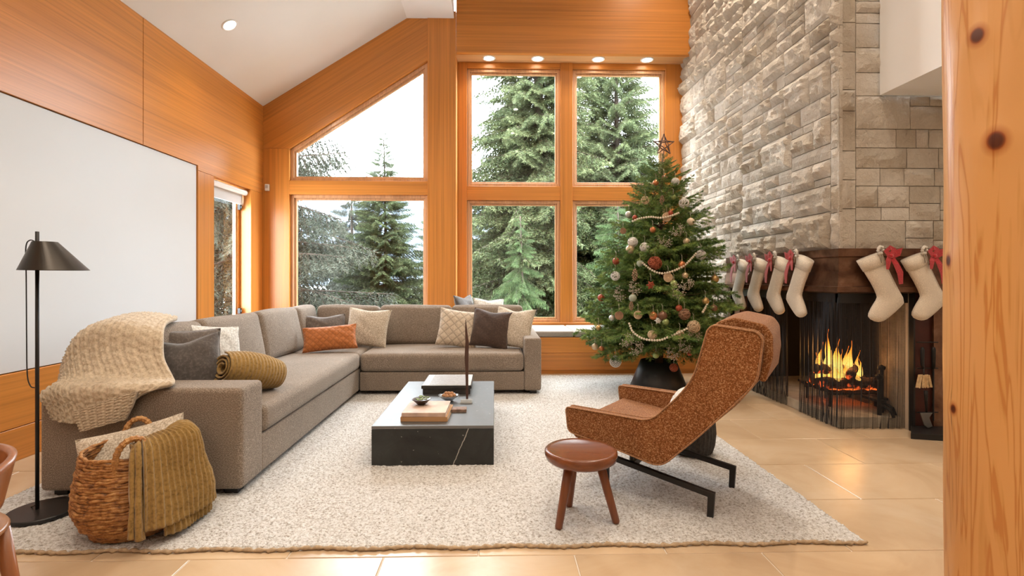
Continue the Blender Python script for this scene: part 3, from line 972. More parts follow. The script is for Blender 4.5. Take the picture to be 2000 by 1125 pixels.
ribbon(bw, [(.045, -.05, -.035), (.08, -.056, .0), (.115, -.06, .018), (.10, -.056, -.02), (.05, -.05, -.04)], .03)
ribbon(bw, [(.045, -.045, -.03), (.08, -.052, -.09), (.115, -.05, -.16), (.125, -.045, -.245)], [.03, .04, .048, .03])
ribbon(bw, [(.035, -.047, -.03), (.02, -.056, -.07), (.015, -.055, -.135)], [.028, .04, .02])
bw.sphere((.043, -.055, -.032), .016, 8, 6)
bow_me = bw.mesh('bow', smooth=False); bow_me.materials.append(red)
hk = MB()
for i in range(11):
    a = i * 2.4
    hk.sphere((-.035 + .022 * math.cos(a), -.045 + .012 * math.sin(a * 1.7), .012 + .026 * math.sin(a)), .011, 8, 6)
hold_me = hk.mesh('stocking_holder', smooth=True); hold_me.materials.append(pearl)
tw = MB()
tw.tube([(-.04, -.045, .0), (-.035, -.05, -.05), (-.025, -.046, -.085)], .003, 5).tube([(-.03, -.045, 0), (-.012, -.05, -.045), (-.005, -.046, -.07)], .003, 5).tube([(-.04, -.045, .01), (-.03, -.02, .03), (-.01, .01, .028)], .003, 5)
twine_me = tw.mesh('twine', smooth=True); twine_me.materials.append(twig_m)
socks = [((2.94, YS - .085, 1.395), 0, 1.0, 'cream linen stocking nearest the chimney corner on the front face, wide red bow'),
         ((3.275, YS - .085, 1.395), R(2), .98, 'cream linen stocking beside the log post at far right'),
         ((XS - .085, 4.30, 1.395), 'L', 1.0, 'cream linen stocking nearest the corner on the hood\'s long left side'),
         ((XS - .085, 4.63, 1.395), 'L', 1.0, 'cream linen stocking second from the corner along the long left side'),
         ((XS - .085, 5.0, 1.395), 'L', 1.0, 'cream linen stocking third from the corner along the long left side'),
         ((XS - .085, 5.34, 1.395), 'L', 1.0, 'cream linen stocking farthest from the corner, closest to the tree')]
for loc, rz, s_, lab in socks:
    if rz == 'L':
        M = Matrix.Translation(loc) @ Matrix.Rotation(-PI / 2, 4, 'Z')
    else:
        M = Matrix.Translation(loc) @ Matrix.Rotation(rz, 4, 'Z')
    o = thing('christmas_stocking', lab, 'stocking', mat4=M, group='stockings hung on the hood')
    for nm, me in (('sock', body_me), ('cuff', cuff_me), ('bow', bow_me), ('stocking_holder', hold_me), ('twine', twine_me)):
        S = Matrix.Identity(4)
        if rz == 'L': S = Matrix.Diagonal((-1, 1, 1, 1))
        link(nm, me, None, o, False, S @ Matrix.Scale(s_, 4))
# ---------------------------------------------------------------- log post
def post_mat():
    m, n, b = nodes_of('peeled_log')
    v = coords(n)
    sx = n.nodes.new('ShaderNodeMapping'); sx.inputs['Scale'].default_value = (9, 9, .5); n.links.new(v, sx.inputs[0])
    vec = sx.outputs[0]
    f = noise(n, vec, 1.2, 3, .5, 1.2)
    wv = n.nodes.new('ShaderNodeMath'); wv.operation = 'MULTIPLY'; n.links.new(f, wv.inputs[0]); wv.inputs[1].default_value = 34
    sn = n.nodes.new('ShaderNodeMath'); sn.operation = 'SINE'; n.links.new(wv.outputs[0], sn.inputs[0])
    base = (0.60, 0.30, 0.09)
    c = ramp(n, sn.outputs[0], [(0.0, (0.66, 0.335, 0.115)), (0.75, base), (0.97, (0.53, 0.215, 0.055))])
    f2 = noise(n, coords(n, (30, 30, .35)), 1, 2, .5, .3)
    crack = ramp(n, f2, [(0.285, (0.22, 0.12, 0.08)), (0.305, (1, 1, 1))])
    c = mixc(n, c, crack, .7, 'MULTIPLY')
    cm = n.nodes.new('ShaderNodeVectorMath'); cm.operation = 'MULTIPLY'
    n.links.new(v, cm.inputs[0]); cm.inputs[1].default_value = (1, 1, .75)
    prev = c
    for (kx, ky, kz, kr) in KNOTS:
        d = n.nodes.new('ShaderNodeVectorMath'); d.operation = 'DISTANCE'
        n.links.new(cm.outputs[0], d.inputs[0]); d.inputs[1].default_value = (kx, ky, kz * .75)
        k = ramp(n, d.outputs['Value'], [(kr * .45, (0.13, 0.05, 0.025)), (kr * .6, (0.42, 0.19, 0.08)), (kr * .7, (.72, .55, .42)), (kr * 1.15, (1, 1, 1))])
        prev = mixc(n, prev, k, 1.0, 'MULTIPLY')
    n.links.new(prev, b.inputs['Base Color'])
    b.inputs['Roughness'].default_value = 0.38
    bump(n, b, sn.outputs[0], .05, .004)
    return m
PCX, PCY, PR = 1.948, 1.88, .2
def on_post(px_ang, z): return (PCX + PR * math.cos(px_ang), PCY + PR * math.sin(px_ang), z)
KNOTS = [(*on_post(R(-163), 2.08), .034), (*on_post(R(-148), 1.685), .040), (*on_post(R(165), 1.265), .026), (*on_post(R(172), .70), .022)]
def post_fn(u, v):
    a = 2 * PI * u; z = 5.98 * v
    rr = PR * (1 + .018 * math.sin(a * 2 + z * 1.1) + .012 * math.sin(a * 5 + z * 3.1) + .006 * math.sin(a * 9 - z * 7))
    for (kx, ky, kz, kr) in KNOTS:
        d = math.dist((PCX + rr * math.cos(a), PCY + rr * math.sin(a), z), (kx, ky, kz))
        rr += .006 * math.exp(-(d / .06) ** 2)
    return (PCX + rr * math.cos(a), PCY + rr * math.sin(a), z)
tag(MB().grid(post_fn, 72, 200).part('log_post', post_mat(), None, smooth=True, merge=1e-4), 'thick peeled log post with knots standing at the right', 'post')

# ---------------------------------------------------------------- wall sensor
ws = thing('wall_sensor', 'small white sensor box on the wood wall in the corner', 'sensor', (-3.05, Y1, 2.37))
MB().box(-3.085, -3.03, Y1 - .035, Y1, 2.365, 2.455).part('case', white, ws, bevel=.006)
MB().box(-3.075, -3.04, Y1 - .037, Y1 - .035, 2.40, 2.44).part('sensor_lens', plain('grey_plastic', (.5, .5, .5), .4), ws)

# ---------------------------------------------------------------- window bench
wbn = thing('window_bench', 'built-in fir window bench under the bay window', 'bench', (1.08, 6.7, 0))
MB().box(-.525, XS - .05, 6.345, 6.365, .262, .455).part('front_board', wood_x, wbn, bevel=.002, segs=1)
MB().box(-.525, XS - .05, 6.345, 6.365, .045, .258).part('front_board', wood_x, wbn, bevel=.002, segs=1)
MB().box(-.525, XS - .05, 6.365, Y2 + .015, .03, .45).part('carcass', wood_x, wbn)
MB().box(-.52, XS - .05, 6.355, 6.375, 0, .045).part('toe_board', wood_x, wbn)
bench_f = fabric('bench_grey', (0.30, 0.265, 0.235), scale=280, amt=.3)
for i, (a, b, lab) in enumerate(((-.515, .985, 'long grey bench cushion behind the sofa end'), (.99, 2.50, 'long grey bench cushion beside the christmas tree'))):
    o = thing('bench_cushion', lab, 'cushion', ((a + b) / 2, 6.78, .455), group='bench cushions')
    rbox(b - a, .84, .075, .022, 10, (0, 0, .006), c=((a + b) / 2, 6.76, .4945)).part('cushion_pad', bench_f, o, smooth=True, merge=1e-5)

# ---------------------------------------------------------------- rug
def rug_mat():
    m, n, b = nodes_of('wool_rug')
    v = coords(n)
    f = noise(n, v, 75, 3, .7)
    f2 = noise(n, coords(n, (1, 2.4, 1)), 40, 2, .6)
    c = ramp(n, f, [(0.36, (0.34, 0.305, 0.265)), (0.46, (0.60, 0.575, 0.545)), (0.6, (0.75, 0.74, 0.73))])
    c = mixc(n, c, ramp(n, f2, [(.35, (.78, .76, .74)), (.5, (1, 1, 1))]), .8, 'MULTIPLY')
    n.links.new(c, b.inputs['Base Color'])
    b.inputs['Roughness'].default_value = 1.0
    b.inputs['Specular IOR Level'].default_value = 0.05
    b.inputs['Sheen Weight'].default_value = .2
    bump(n, b, f, .7, .015)
    return m
rug_m = rug_mat()
RX0, RX1, RY0, RY1 = -2.62, 1.675, 2.268, 6.19
nx, ny = 480, 430
rs = np.random.RandomState(7)
gx = np.linspace(RX0, RX1, nx + 1); gy = np.linspace(RY0, RY1, ny + 1)
GX, GY = np.meshgrid(gx, gy, indexing='ij')
hz = .012 + .009 * rs.rand(nx + 1, ny + 1)
jit = .003
GXj = GX + rs.uniform(-jit, jit, GX.shape); GYj = GY + rs.uniform(-jit, jit, GY.shape)
for sl in ((0, slice(None)), (nx, slice(None)), (slice(None), 0), (slice(None), ny)):
    hz[sl] = .001
GYj[:, 0] += .008 * np.sin(np.arange(nx + 1) * .13) + rs.uniform(-.005, .005, nx + 1)
V = np.stack([GXj, GYj, hz], -1).reshape(-1, 3)
idx = np.arange((nx + 1) * (ny + 1)).reshape(nx + 1, ny + 1)
F = np.stack([idx[:-1, :-1], idx[1:, :-1], idx[1:, 1:], idx[:-1, 1:]], -1).reshape(-1, 4)
rug = thing('area_rug', 'large off-white looped wool rug under the seating', 'rug', (-.47, 4.2, 0))
ro = link('pile', fast_mesh('pile', V, None, True, F), rug_m, rug); ro['kind'] = 'stuff'
bead_m = plain('rug_binding', (0.42, 0.31, 0.2), .95, var=.25, scale=60)
bm_ = MB()
bm_.tube([(RX0 + (RX1 - RX0) * i / 260, RY0 - .002 + .008 * math.sin(i * .24) + .003 * math.sin(i * 2.9), .010 + .002 * math.sin(i * 1.7)) for i in range(261)], [.008 + .003 * math.sin(i * 2.1) for i in range(261)], 6)
bm_.part('edge_binding', bead_m, rug, smooth=True)
ZF = .021     # top of rug pile

# ---------------------------------------------------------------- sectional sofa
sofa_f = fabric('taupe_woven_upholstery', (0.25, 0.195, 0.15), speck=(.42, .35, .29), scale=190, amt=.9, bumpk=.4)
sf = thing('sectional_sofa', 'large taupe upholstered L-shaped sectional sofa with square arms', 'sofa', (-1.9, 4.4, ZF))
LX0, LX1 = -2.44, -1.365
RYF, RYB, RXE = 5.185, 6.25, .475
AZ = .60
def P(name, x0, x1, y0, y1, z0, z1, r=.02, n=8, bulge=(0, 0, 0), mat=None, wob=0, par=None, sd=0):
    return rbox(x1 - x0, y1 - y0, z1 - z0, r, n, bulge, ((x0 + x1) / 2, (y0 + y1) / 2, (z0 + z1) / 2), wob=wob, seed=sd).part(name, mat or sofa_f, par or sf, smooth=True, merge=1e-5)
# left run
P('base', LX0 + .02, LX1 - .005, 3.05, RYB - .02, .055, .275, .015)
P('arm', LX0, LX1, 2.80, 3.06, .05, AZ, .028, 8, (0, 0, .004))
P('back_frame', LX0, LX0 + .2, 3.05, RYB, .06, .70, .03)
# right run
P('base', LX1 + .004, .302, RYF + .005, RYB - .02, .055, .245, .015)
P('arm', .30, RXE, RYF, RYB, .05, .585, .025, 8, (0, 0, .003))
P('back_frame', LX0 + .19, .302, RYB - .2, RYB, .06, .70, .03)
# seats
P('seat_cushion', -2.24, LX1 + .012, 3.062, 5.20, .28, .442, .045, 12, (.006, 0, .022))
P('seat_cushion', -2.24, LX1 + .0, 5.205, RYB - .18, .28, .442, .045, 8, (0, 0, .012))
P('seat_cushion', LX1 + .008, .298, RYF - .012, RYB - .18, .25, .435, .045, 12, (0, .006, .016))
# back cushions: leaning soft boxes
def back_cushion(x, y, z, wdt, hgt, thk, yaw, lean, sd):
    M = Matrix.Translation((x, y, z)) @ Matrix.Rotation(yaw, 4, 'Z') @ Matrix.Rotation(lean, 4, 'X')
    o = rbox(wdt, thk, hgt, .05, 8, (.006, .035, .012), (0, 0, hgt / 2), wob=.005, seed=sd).part('back_cushion', sofa_f, sf, smooth=True, merge=1e-5, mat4=M)
yw = -PI / 2 + PI       # facing +X
for i, (y, wd) in enumerate(((3.39, .62), (4.14, .86), (5.02, .86))):
    back_cushion(-2.10, y, .44, wd, .45, .22, PI / 2, R(-11), i)
back_cushion(-2.10, 5.73, .44, .52, .44, .2, PI / 2, R(-10), 5)
for i, (x, wd) in enumerate(((-1.68, .70), (-.905, .82), (-.085, .82))):
    back_cushion(x, 5.93, .43, wd, .445, .22, 0, R(-9), i + 9)
for (x, y) in ((LX0 + .08, 2.88), (LX1 - .08, 2.88), (LX0 + .1, 4.6), (LX1 - .1, 4.4), (LX0 + .1, RYB - .1), (-.4, RYF + .08), (RXE - .08, RYF + .07), (RXE - .08, RYB - .08), (-.4, RYB - .1)):
    MB().box(x - .035, x + .035, y - .035, y + .035, ZF - .004, .06).part('foot', black_metal, sf)

# ---------------------------------------------------------------- pillows
def pillow_mesh(wd, h, t, seed_=0, pinch=.07, wr=.006, n=22, chop=0.0):
    r = random.Random(seed_)
    ph = [r.uniform(0, 6) for _ in range(6)]
    mb = MB()
    for sgn in (1, -1):
        def fn(a, b, sgn=sgn):
            u, v = -1 + 2 * a, -1 + 2 * b
            u = math.sin(u * PI / 2) ; v = math.sin(v * PI / 2)
            x = u * wd / 2 * (1 - pinch * (1 - v * v))
            z = v * h / 2 * (1 - pinch * (1 - u * u))
            e = max(0, (1 - u * u) * (1 - v * v))
            y = sgn * t / 2 * e ** .42
            y += wr * e ** .3 * (math.sin(u * 5 + ph[0] + v * 3) * math.sin(v * 6 + ph[1]) + .5 * math.sin((u + v) * 9 + ph[2]))
            # creases running in from the corners
            y -= sgn * .010 * (abs(u * v) ** 3) * math.sin(14 * (u - v) + ph[3])
            if chop and v > 0: z -= chop * math.exp(-(u / .45) ** 2) * v * v
            return (x, y, z + h / 2)
        mb.grid(fn, n, n)
    return mb
def pillow(name, lab, wd, h, t, loc, yaw, lean, roll, mat, sd, group=None, chop=0.0, piping=None):
    M = Matrix.Translation(loc) @ Matrix.Rotation(R(yaw), 4, 'Z') @ Matrix.Rotation(R(lean), 4, 'X') @ Matrix.Rotation(R(roll), 4, 'Y')
    o = thing(name, lab, 'pillow', mat4=M, group=group)
    mb = pillow_mesh(wd, h, t, sd, chop=chop)
    cv = mb.part('cover', mat, o, smooth=True, merge=1e-5, world=False)
    if True:
        pts = []
        for side in range(4):
            for k in range(16):
                s_ = -1 + 2 * k / 16
                u, v = ((s_, -1), (1, s_), (-s_, 1), (-1, -s_))[side]
                x = u * wd / 2 * (1 - .07 * (1 - v * v)); z = v * h / 2 * (1 - .07 * (1 - u * u))
                if chop and v > 0: z -= chop * math.exp(-(u / .45) ** 2) * v * v
                pts.append((x, 0, z + h / 2))
        MB().tube(pts, .004, 5, closed=True).part('seam', mat, cv, smooth=True, world=False)
    return o
dgrey = fabric('charcoal_velvet', (0.085, 0.072, 0.066), scale=60, amt=.3, sheen=.5, rough=.7, bumpk=.5, wrinkle=2.5)
taupe_v = fabric('taupe_velvet', (0.12, 0.095, 0.08), scale=60, amt=.3, sheen=.5, rough=.7, bumpk=.5, wrinkle=2.5)
brown_v = fabric('chocolate_velvet', (0.062, 0.036, 0.026), scale=60, amt=.3, sheen=.45, rough=.7, bumpk=.5, wrinkle=2.5)
cream_b = fabric('cream_boucle', (0.56, 0.475, 0.37), speck=(.72, .67, .6), scale=110, amt=.8, bumpk=.8)
white_b = fabric('white_boucle', (0.66, 0.63, 0.58), speck=(.8, .78, .75), scale=70, amt=.6, bumpk=1.0)
def quilt(name, col, s_=26, dark=.7):
    m, n, b = nodes_of(name)
    v = coords(n, rot=(0, R(45), 0))
    sx = n.nodes.new('ShaderNodeSeparateXYZ'); n.links.new(v, sx.inputs[0])
    def lines(sock):
        q = n.nodes.new('ShaderNodeMath'); q.operation = 'PINGPONG'; n.links.new(sock, q.inputs[0]); q.inputs[1].default_value = 1.0 / s_
        return q.outputs[0]
    mn = n.nodes.new('ShaderNodeMath'); mn.operation = 'MINIMUM'
    n.links.new(lines(sx.outputs[0]), mn.inputs[0]); n.links.new(lines(sx.outputs[2]), mn.inputs[1])
    ml = n.nodes.new('ShaderNodeMath'); ml.operation = 'MULTIPLY'; n.links.new(mn.outputs[0], ml.inputs[0]); ml.inputs[1].default_value = s_
    f = noise(n, coords(n), 120, 2, .6)
    c = ramp(n, ml.outputs[0], [(0.0, sc(col, dark)), (0.28, col)])
    c = mixc(n, c, ramp(n, f, [(.35, (.8, .8, .8)), (.65, (1.1, 1.1, 1.1))]), 1, 'MULTIPLY')
    n.links.new(c, b.inputs['Base Color'])
    b.inputs['Roughness'].default_value = .85; b.inputs['Sheen Weight'].default_value = .3
    bump(n, b, ml.outputs[0], .5, .008)
    return m
rust_q = quilt('rust_quilted_velvet', (0.47, 0.15, 0.035), 44, .72)
cream_q = quilt('cream_tufted_weave', (0.56, 0.46, 0.35), 30, .6)

SP = 'scatter pillows on the sectional'
pillow('throw_pillow', 'taupe velvet pillow behind the charcoal one against the front arm', .42, .42, .15, (-1.955, 3.27, .46), 38, -16, 2, taupe_v, 1, SP)
pillow('throw_pillow', 'charcoal grey velvet pillow leaning in the corner of the front arm', .40, .39, .20, (-1.855, 3.165, .455), 30, -15, -6, dgrey, 2, SP, chop=.03)
pillow('throw_pillow', 'white nubby pillow behind the rolled mustard blanket', .42, .42, .15, (-1.93, 3.60, .46), 66, -17, 8, white_b, 3, SP)
pillow('lumbar_pillow', 'dark brown velvet pillow in the far corner behind the orange lumbar', .46, .34, .14, (-1.84, 5.62, .46), 30, -16, 0, taupe_v, 4, SP, chop=.02)
pillow('lumbar_pillow', 'rust orange quilted lumbar pillow lying near the sofa corner', .53, .26, .13, (-1.66, 5.22, .463), 12, -24, -4, rust_q, 5, SP)
pillow('throw_pillow', 'cream textured pillow to the right of the orange lumbar pillow', .47, .42, .15, (-1.41, 5.58, .455), -4, -18, 4, cream_b, 6, SP, chop=.015)
pillow('throw_pillow', 'cream tufted diamond-pattern pillow left of the chocolate pillow', .43, .42, .15, (-.42, 5.50, .455), 8, -22, 9, cream_q, 7, SP)
pillow('throw_pillow', 'chocolate brown velvet pillow between two cream pillows', .42, .42, .15, (-.075, 5.47, .452), -6, -20, 7, brown_v, 8, SP, chop=.02)
pillow('throw_pillow', 'cream flecked pillow leaning on the right sofa arm', .44, .44, .15, (.16, 5.49, .452), -22, -20, 4, cream_b, 9, SP, chop=.03)
pillow('throw_pillow', 'charcoal pillow leaning on the post end of the window bench', .44, .44, .14, (-.34, 6.88, .535), 62, -14, 0, dgrey, 10, 'bench pillows', chop=.03)
pillow('throw_pillow', 'white pillow on the window bench behind the sofa back', .42, .40, .14, (-.08, 6.90, .535), 10, -20, 3, white_b, 11, 'bench pillows', chop=.02)

# ---------------------------------------------------------------- knit fabrics
def knit_mat(name, col, dark):
    m, n, b = nodes_of(name)
    v = coords(n)
    f = noise(n, v, 70, 2, .6)
    n.links.new(ramp(n, f, [(.15, dark), (.5, col), (.85, sc(col, 1.2))]), b.inputs['Base Color'])
    b.inputs['Roughness'].default_value = .95; b.inputs['Sheen Weight'].default_value = .3; b.inputs['Specular IOR Level'].default_value = .1
    bump(n, b, f, .5, .006)
    return m
oat = knit_mat('oatmeal_chunky_knit', (0.56, 0.46, 0.34), (0.32, 0.24, 0.15))
mustard = knit_mat('mustard_rib_knit', (0.30, 0.185, 0.06), (0.13, 0.075, 0.022))

def catmull(pts, n):
    out = []
    m = len(pts)
    for i in range(n + 1):
        t = (m - 1) * i / n
        k = min(int(t), m - 2); f = t - k
        p = [Vector(pts[max(0, min(m - 1, k + d))]) for d in (-1, 0, 1, 2)]
        out.append(.5 * ((2 * p[1]) + (p[2] - p[0]) * f + (2 * p[0] - 5 * p[1] + 4 * p[2] - p[3]) * f * f + (3 * p[1] - p[0] - 3 * p[2] + p[3]) * f ** 3))
    return out

def cloth_from(rows, nu, nv, relief, thick):
    """rows: list of polylines across the cloth; surface through them with relief along the normal, plus thickness"""
    cols = [catmull(r, nv) for r in rows]
    G = []
    for j in range(nv + 1):
        G.append(catmull([c[j] for c in cols], nu))
    V = [[G[j][i] for j in range(nv + 1)] for i in range(nu + 1)]
    top, bot = [], []
    for i in range(nu + 1):
        for j in range(nv + 1):
            du = V[min(i + 1, nu)][j] - V[max(i - 1, 0)][j]
            dv = V[i][min(j + 1, nv)] - V[i][max(j - 1, 0)]
            n_ = du.cross(dv)
            if n_.length > 1e-12: n_.normalize()
            h = relief(i, j)
            top.append(V[i][j] + n_ * (thick / 2 + h)); bot.append(V[i][j] - n_ * thick / 2)
    mb = MB()
    K = nv + 1
    mb.v = [tuple(p) for p in top] + [tuple(p) for p in bot]
    o = len(top)
    for i in range(nu):
        for j in range(nv):
            a = i * K + j
            mb.f.append((a, a + K, a + K + 1, a + 1)); mb.f.append((o + a, o + a + 1, o + a + K + 1, o + a + K))
    for i in range(nu):
        a, b = i * K, (i + 1) * K
        mb.f.append((a, o + a, o + b, b)); a += nv; b += nv
        mb.f.append((a, b, o + b, o + a))
    for j in range(nv):
        a, b = j, j + 1
        mb.f.append((a, b, o + b, o + a)); a += nu * K; b += nu * K
        mb.f.append((a, o + a, o + b, b))
    return mb
def knit_relief(i, j):
    # plaited stitches: two slanting strands per column
    col_ = j % 6; row_ = (i + (2 if (j // 6) % 2 else 0)) % 4
    s_ = (0, .6, 1, .25, 1, .6)[col_]
    return .014 * s_ * (.45 + .45 * (1 if row_ in (1, 2) else 0)) + .003 * (((i * 7 + j * 13) % 5) / 5)
tb = thing('knit_throw', 'chunky oatmeal knit throw draped over the sofa\'s front corner', 'throw blanket', (-2.15, 2.9, .6))
rows = [
    [(-2.58, 3.56, .52), (-2.56, 3.56, .70), (-2.48, 3.58, .86), (-2.34, 3.58, .925), (-2.18, 3.56, .915)],
    [(-2.575, 3.42, .54), (-2.555, 3.44, .76), (-2.46, 3.46, .92), (-2.29, 3.44, .955), (-2.09, 3.42, .925)],
    [(-2.54, 3.20, .56), (-2.52, 3.21, .76), (-2.43, 3.22, .905), (-2.25, 3.22, .945), (-2.03, 3.22, .91)],
    [(-2.51, 3.04, .57), (-2.48, 3.04, .74), (-2.40, 3.045, .87), (-2.20, 3.045, .91), (-1.94, 3.05, .86)],
    [(-2.47, 2.98, .58), (-2.44, 2.98, .69), (-2.36, 2.985, .75), (-2.16, 2.985, .77), (-1.90, 2.99, .74)],
    [(-2.42, 2.90, .60), (-2.38, 2.90, .632), (-2.28, 2.90, .64), (-2.05, 2.90, .64), (-1.80, 2.92, .632)],
    [(-2.40, 2.775, .57), (-2.34, 2.772, .60), (-2.25, 2.77, .612), (-2.02, 2.77, .615), (-1.74, 2.80, .622)],
    [(-2.36, 2.765, .52), (-2.30, 2.76, .525), (-2.20, 2.755, .52), (-2.02, 2.76, .545), (-1.86, 2.77, .58)],
    [(-2.33, 2.765, .46), (-2.28, 2.758, .44), (-2.17, 2.75, .435), (-2.05, 2.758, .47), (-1.94, 2.768, .52)],
]
cloth_from(rows, 96, 84, knit_relief, .016).part('knit_panel', oat, tb, smooth=True)
rows2 = [[(-2.20, 2.742, .50), (-2.10, 2.738, .53), (-1.98, 2.738, .57), (-1.88, 2.745, .60)],
         [(-2.185, 2.735, .45), (-2.09, 2.733, .475), (-1.98, 2.735, .505), (-1.90, 2.742, .53)],
         [(-2.16, 2.735, .392), (-2.08, 2.732, .415), (-1.99, 2.735, .44), (-1.935, 2.742, .455)]]
cloth_from(rows2, 36, 48, knit_relief, .014).part('folded_corner', oat, tb, smooth=True)

# rolled mustard blanket on the seat
rbk = thing('rolled_blanket', 'rolled mustard rib-knit blanket lying on the sofa seat', 'blanket', (-1.62, 3.35, .46))
A_, B_ = Vector((-1.69, 3.20, .645)), Vector((-1.50, 3.50, .545))
ax_ = (B_ - A_).normalized()
s1 = ax_.cross(Vector((0, 0, 1))).normalized(); s2 = s1.cross(ax_).normalized()
spiral = MB()
nt_ = 96
L_ = .40
def roll_fn(u, v):
    th = u * 2 * PI * 3.1 + 1
    rr = .03 + .078 * u + .0022 * math.sin(v * 2 * PI * 16)
    sag = 1.0 + .25 * math.sin(PI * v)
    p = A_ + ax_ * (L_ * v) + s1 * (rr * sag * math.cos(th)) + s2 * (rr * sag * .92 * math.sin(th))
    return tuple(p)
spiral.grid(roll_fn, nt_, 128)
spiral.part('roll', mustard, rbk, smooth=True, solid=.012)

# ---------------------------------------------------------------- coffee table
def marble_mat(long_vein=True):
    m, n, b = nodes_of('dark_honed_marble')
    v = coords(n)
    f = noise(n, v, 3.5, 5, .65, .8)
    base = ramp(n, f, [(.3, (0.018, 0.018, 0.018)), (.6, (0.036, 0.037, 0.035)), (.85, (0.06, 0.062, 0.06))])
    f2 = noise(n, v, 2.1, 2, .5, 1.6)
    ab = n.nodes.new('ShaderNodeMath'); ab.operation = 'SUBTRACT'; n.links.new(f2, ab.inputs[0]); ab.inputs[1].default_value = .5
    aa = n.nodes.new('ShaderNodeMath'); aa.operation = 'ABSOLUTE'; n.links.new(ab.outputs[0], aa.inputs[0])
    vein = ramp(n, aa.outputs[0], [(0.0, (1, 1, 1)), (.0025, (0, 0, 0))])
    f3 = noise(n, v, 38, 2, .5)
    fleck = ramp(n, f3, [(.70, (0, 0, 0)), (.73, (1, 1, 1))])
    c = mixc(n, base, (.22, .21, .18), fleck)
    # one long pale vein across the end face
    sx = n.nodes.new('ShaderNodeSeparateXYZ'); n.links.new(v, sx.inputs[0])
    e1 = n.nodes.new('ShaderNodeMath'); e1.operation = 'MULTIPLY_ADD'; n.links.new(sx.outputs[2], e1.inputs[0]); e1.inputs[1].default_value = -.43; n.links.new(sx.outputs[0], e1.inputs[2])
    wob = n.nodes.new('ShaderNodeMath'); wob.operation = 'MULTIPLY_ADD'; n.links.new(noise(n, v, 30, 3), wob.inputs[0]); wob.inputs[1].default_value = .015; n.links.new(e1.outputs[0], wob.inputs[2])
    d = n.nodes.new('ShaderNodeMath'); d.operation = 'ADD'; n.links.new(wob.outputs[0], d.inputs[0]); d.inputs[1].default_value = .27 - .0075
    dd = n.nodes.new('ShaderNodeMath'); dd.operation = 'ABSOLUTE'; n.links.new(d.outputs[0], dd.inputs[0])
    if long_vein: c = mixc(n, c, (.55, .52, .46), ramp(n, dd.outputs[0], [(.0012, (1, 1, 1)), (.003, (0, 0, 0))]))
    n.links.new(c, b.inputs['Base Color'])
    b.inputs['Roughness'].default_value = .42 if long_vein else .5
    b.inputs['Specular IOR Level'].default_value = .25 if long_vein else 1.0
    b.inputs['IOR'].default_value = 1.5 if long_vein else 1.8
    return m
TX0, TX1, TY0, TY1, TZ = -.773, -.005, 3.235, 4.62, .266
ct = thing('coffee_table', 'low black marble block coffee table with a pale vein', 'table', (-.39, 3.93, ZF))
mm = marble_mat()
MB().box(TX0, TX1, TY0, TY1, TZ - .02, TZ).part('top_slab', marble_mat(False), ct, bevel=.0025, segs=2)
MB().box(TX0, TX1, TY0, TY0 + .02, ZF - .004, TZ - .0205).part('end_slab', mm, ct, bevel=.0015, segs=1)
MB().box(TX0, TX1, TY1 - .02, TY1, ZF - .004, TZ - .0205).part('end_slab', mm, ct)
MB().box(TX0, TX0 + .02, TY0 + .0205, TY1 - .0205, ZF - .004, TZ - .0205).part('side_slab', mm, ct)
MB().box(TX1 - .02, TX1, TY0 + .0205, TY1 - .0205, ZF - .004, TZ - .0205).part('side_slab', mm, ct)

# books
def book(lab, x0, x1, y0, y1, z0, h, rz, cover, pages, spine_front):
    cx, cy = (x0 + x1) / 2, (y0 + y1) / 2
    M = Matrix.Translation((cx, cy, z0)) @ Matrix.Rotation(R(rz), 4, 'Z')
    o = thing('book', lab, 'book', mat4=M, group='books on the coffee table')
    hx, hy = (x1 - x0) / 2, (y1 - y0) / 2
    MB().box(-hx, hx, -hy, hy, 0, .003).box(-hx, hx, -hy, hy, h - .003, h).box(-hx, hx, -hy, -hy + .004, .003, h - .003).part('cover', cover, o, world=False, bevel=.001, segs=1)
    MB().box(-hx + .004, hx - .005, -hy + .005, hy - .005, .003, h - .003).part('page_block', pages, o, world=False)
    return o
pages = plain('book_pages', (0.66, 0.60, 0.52), .9, var=.06, scale=200)
book('tan cloth hardback at the bottom of the coffee table stack', -.605, -.30, 3.33, 3.66, TZ, .030, -2, plain('tan_cloth', (.46, .26, .12), .8), pages, True)
book('pale pink covered book on top of the tan hardback', -.600, -.315, 3.33, 3.65, TZ + .031, .026, -1, plain('blush_cover', (.58, .42, .33), .6, var=.2, scale=12), pages, True)
BZ = TZ + .058
# succulent bowl
sb = thing('succulent_bowl', 'small dark bowl of succulents on the book stack', 'bowl', (-.505, 3.55, BZ))
MB().lathe([(.001, .0), (.028, .0), (.034, .008), (.058, .03), (.067, .038), (.064, .039), (.05, .03), (.001, .026)], (-.505, 3.55, BZ), 28, False).part('bowl', plain('dark_bronze_bowl', (.07, .045, .035), .35, .5), sb, smooth=True)
suc = plain('succulent_green', (.26, .34, .17), .6, var=.35, scale=40)
sr = random.Random(8)
for i in range(9):
    a = i * 2.4; rr = .012 * math.sqrt(i) * 1.25
    cx, cy, cz = -.505 + rr * math.cos(a), 3.55 + rr * math.sin(a), BZ + .034 + .012 * sr.random()
    q = MB()
    for k in range(9):
        th = k * 2.4; tl_ = .016 - .001 * k
        d = Vector((math.cos(th), math.sin(th), .3 + .1 * k)).normalized()
        q.tube([(cx, cy, cz), Vector((cx, cy, cz)) + d * tl_ * .6, Vector((cx, cy, cz)) + d * tl_], [.003, .0055, .001], 5)
    q.part('rosette', suc, sb, smooth=True)
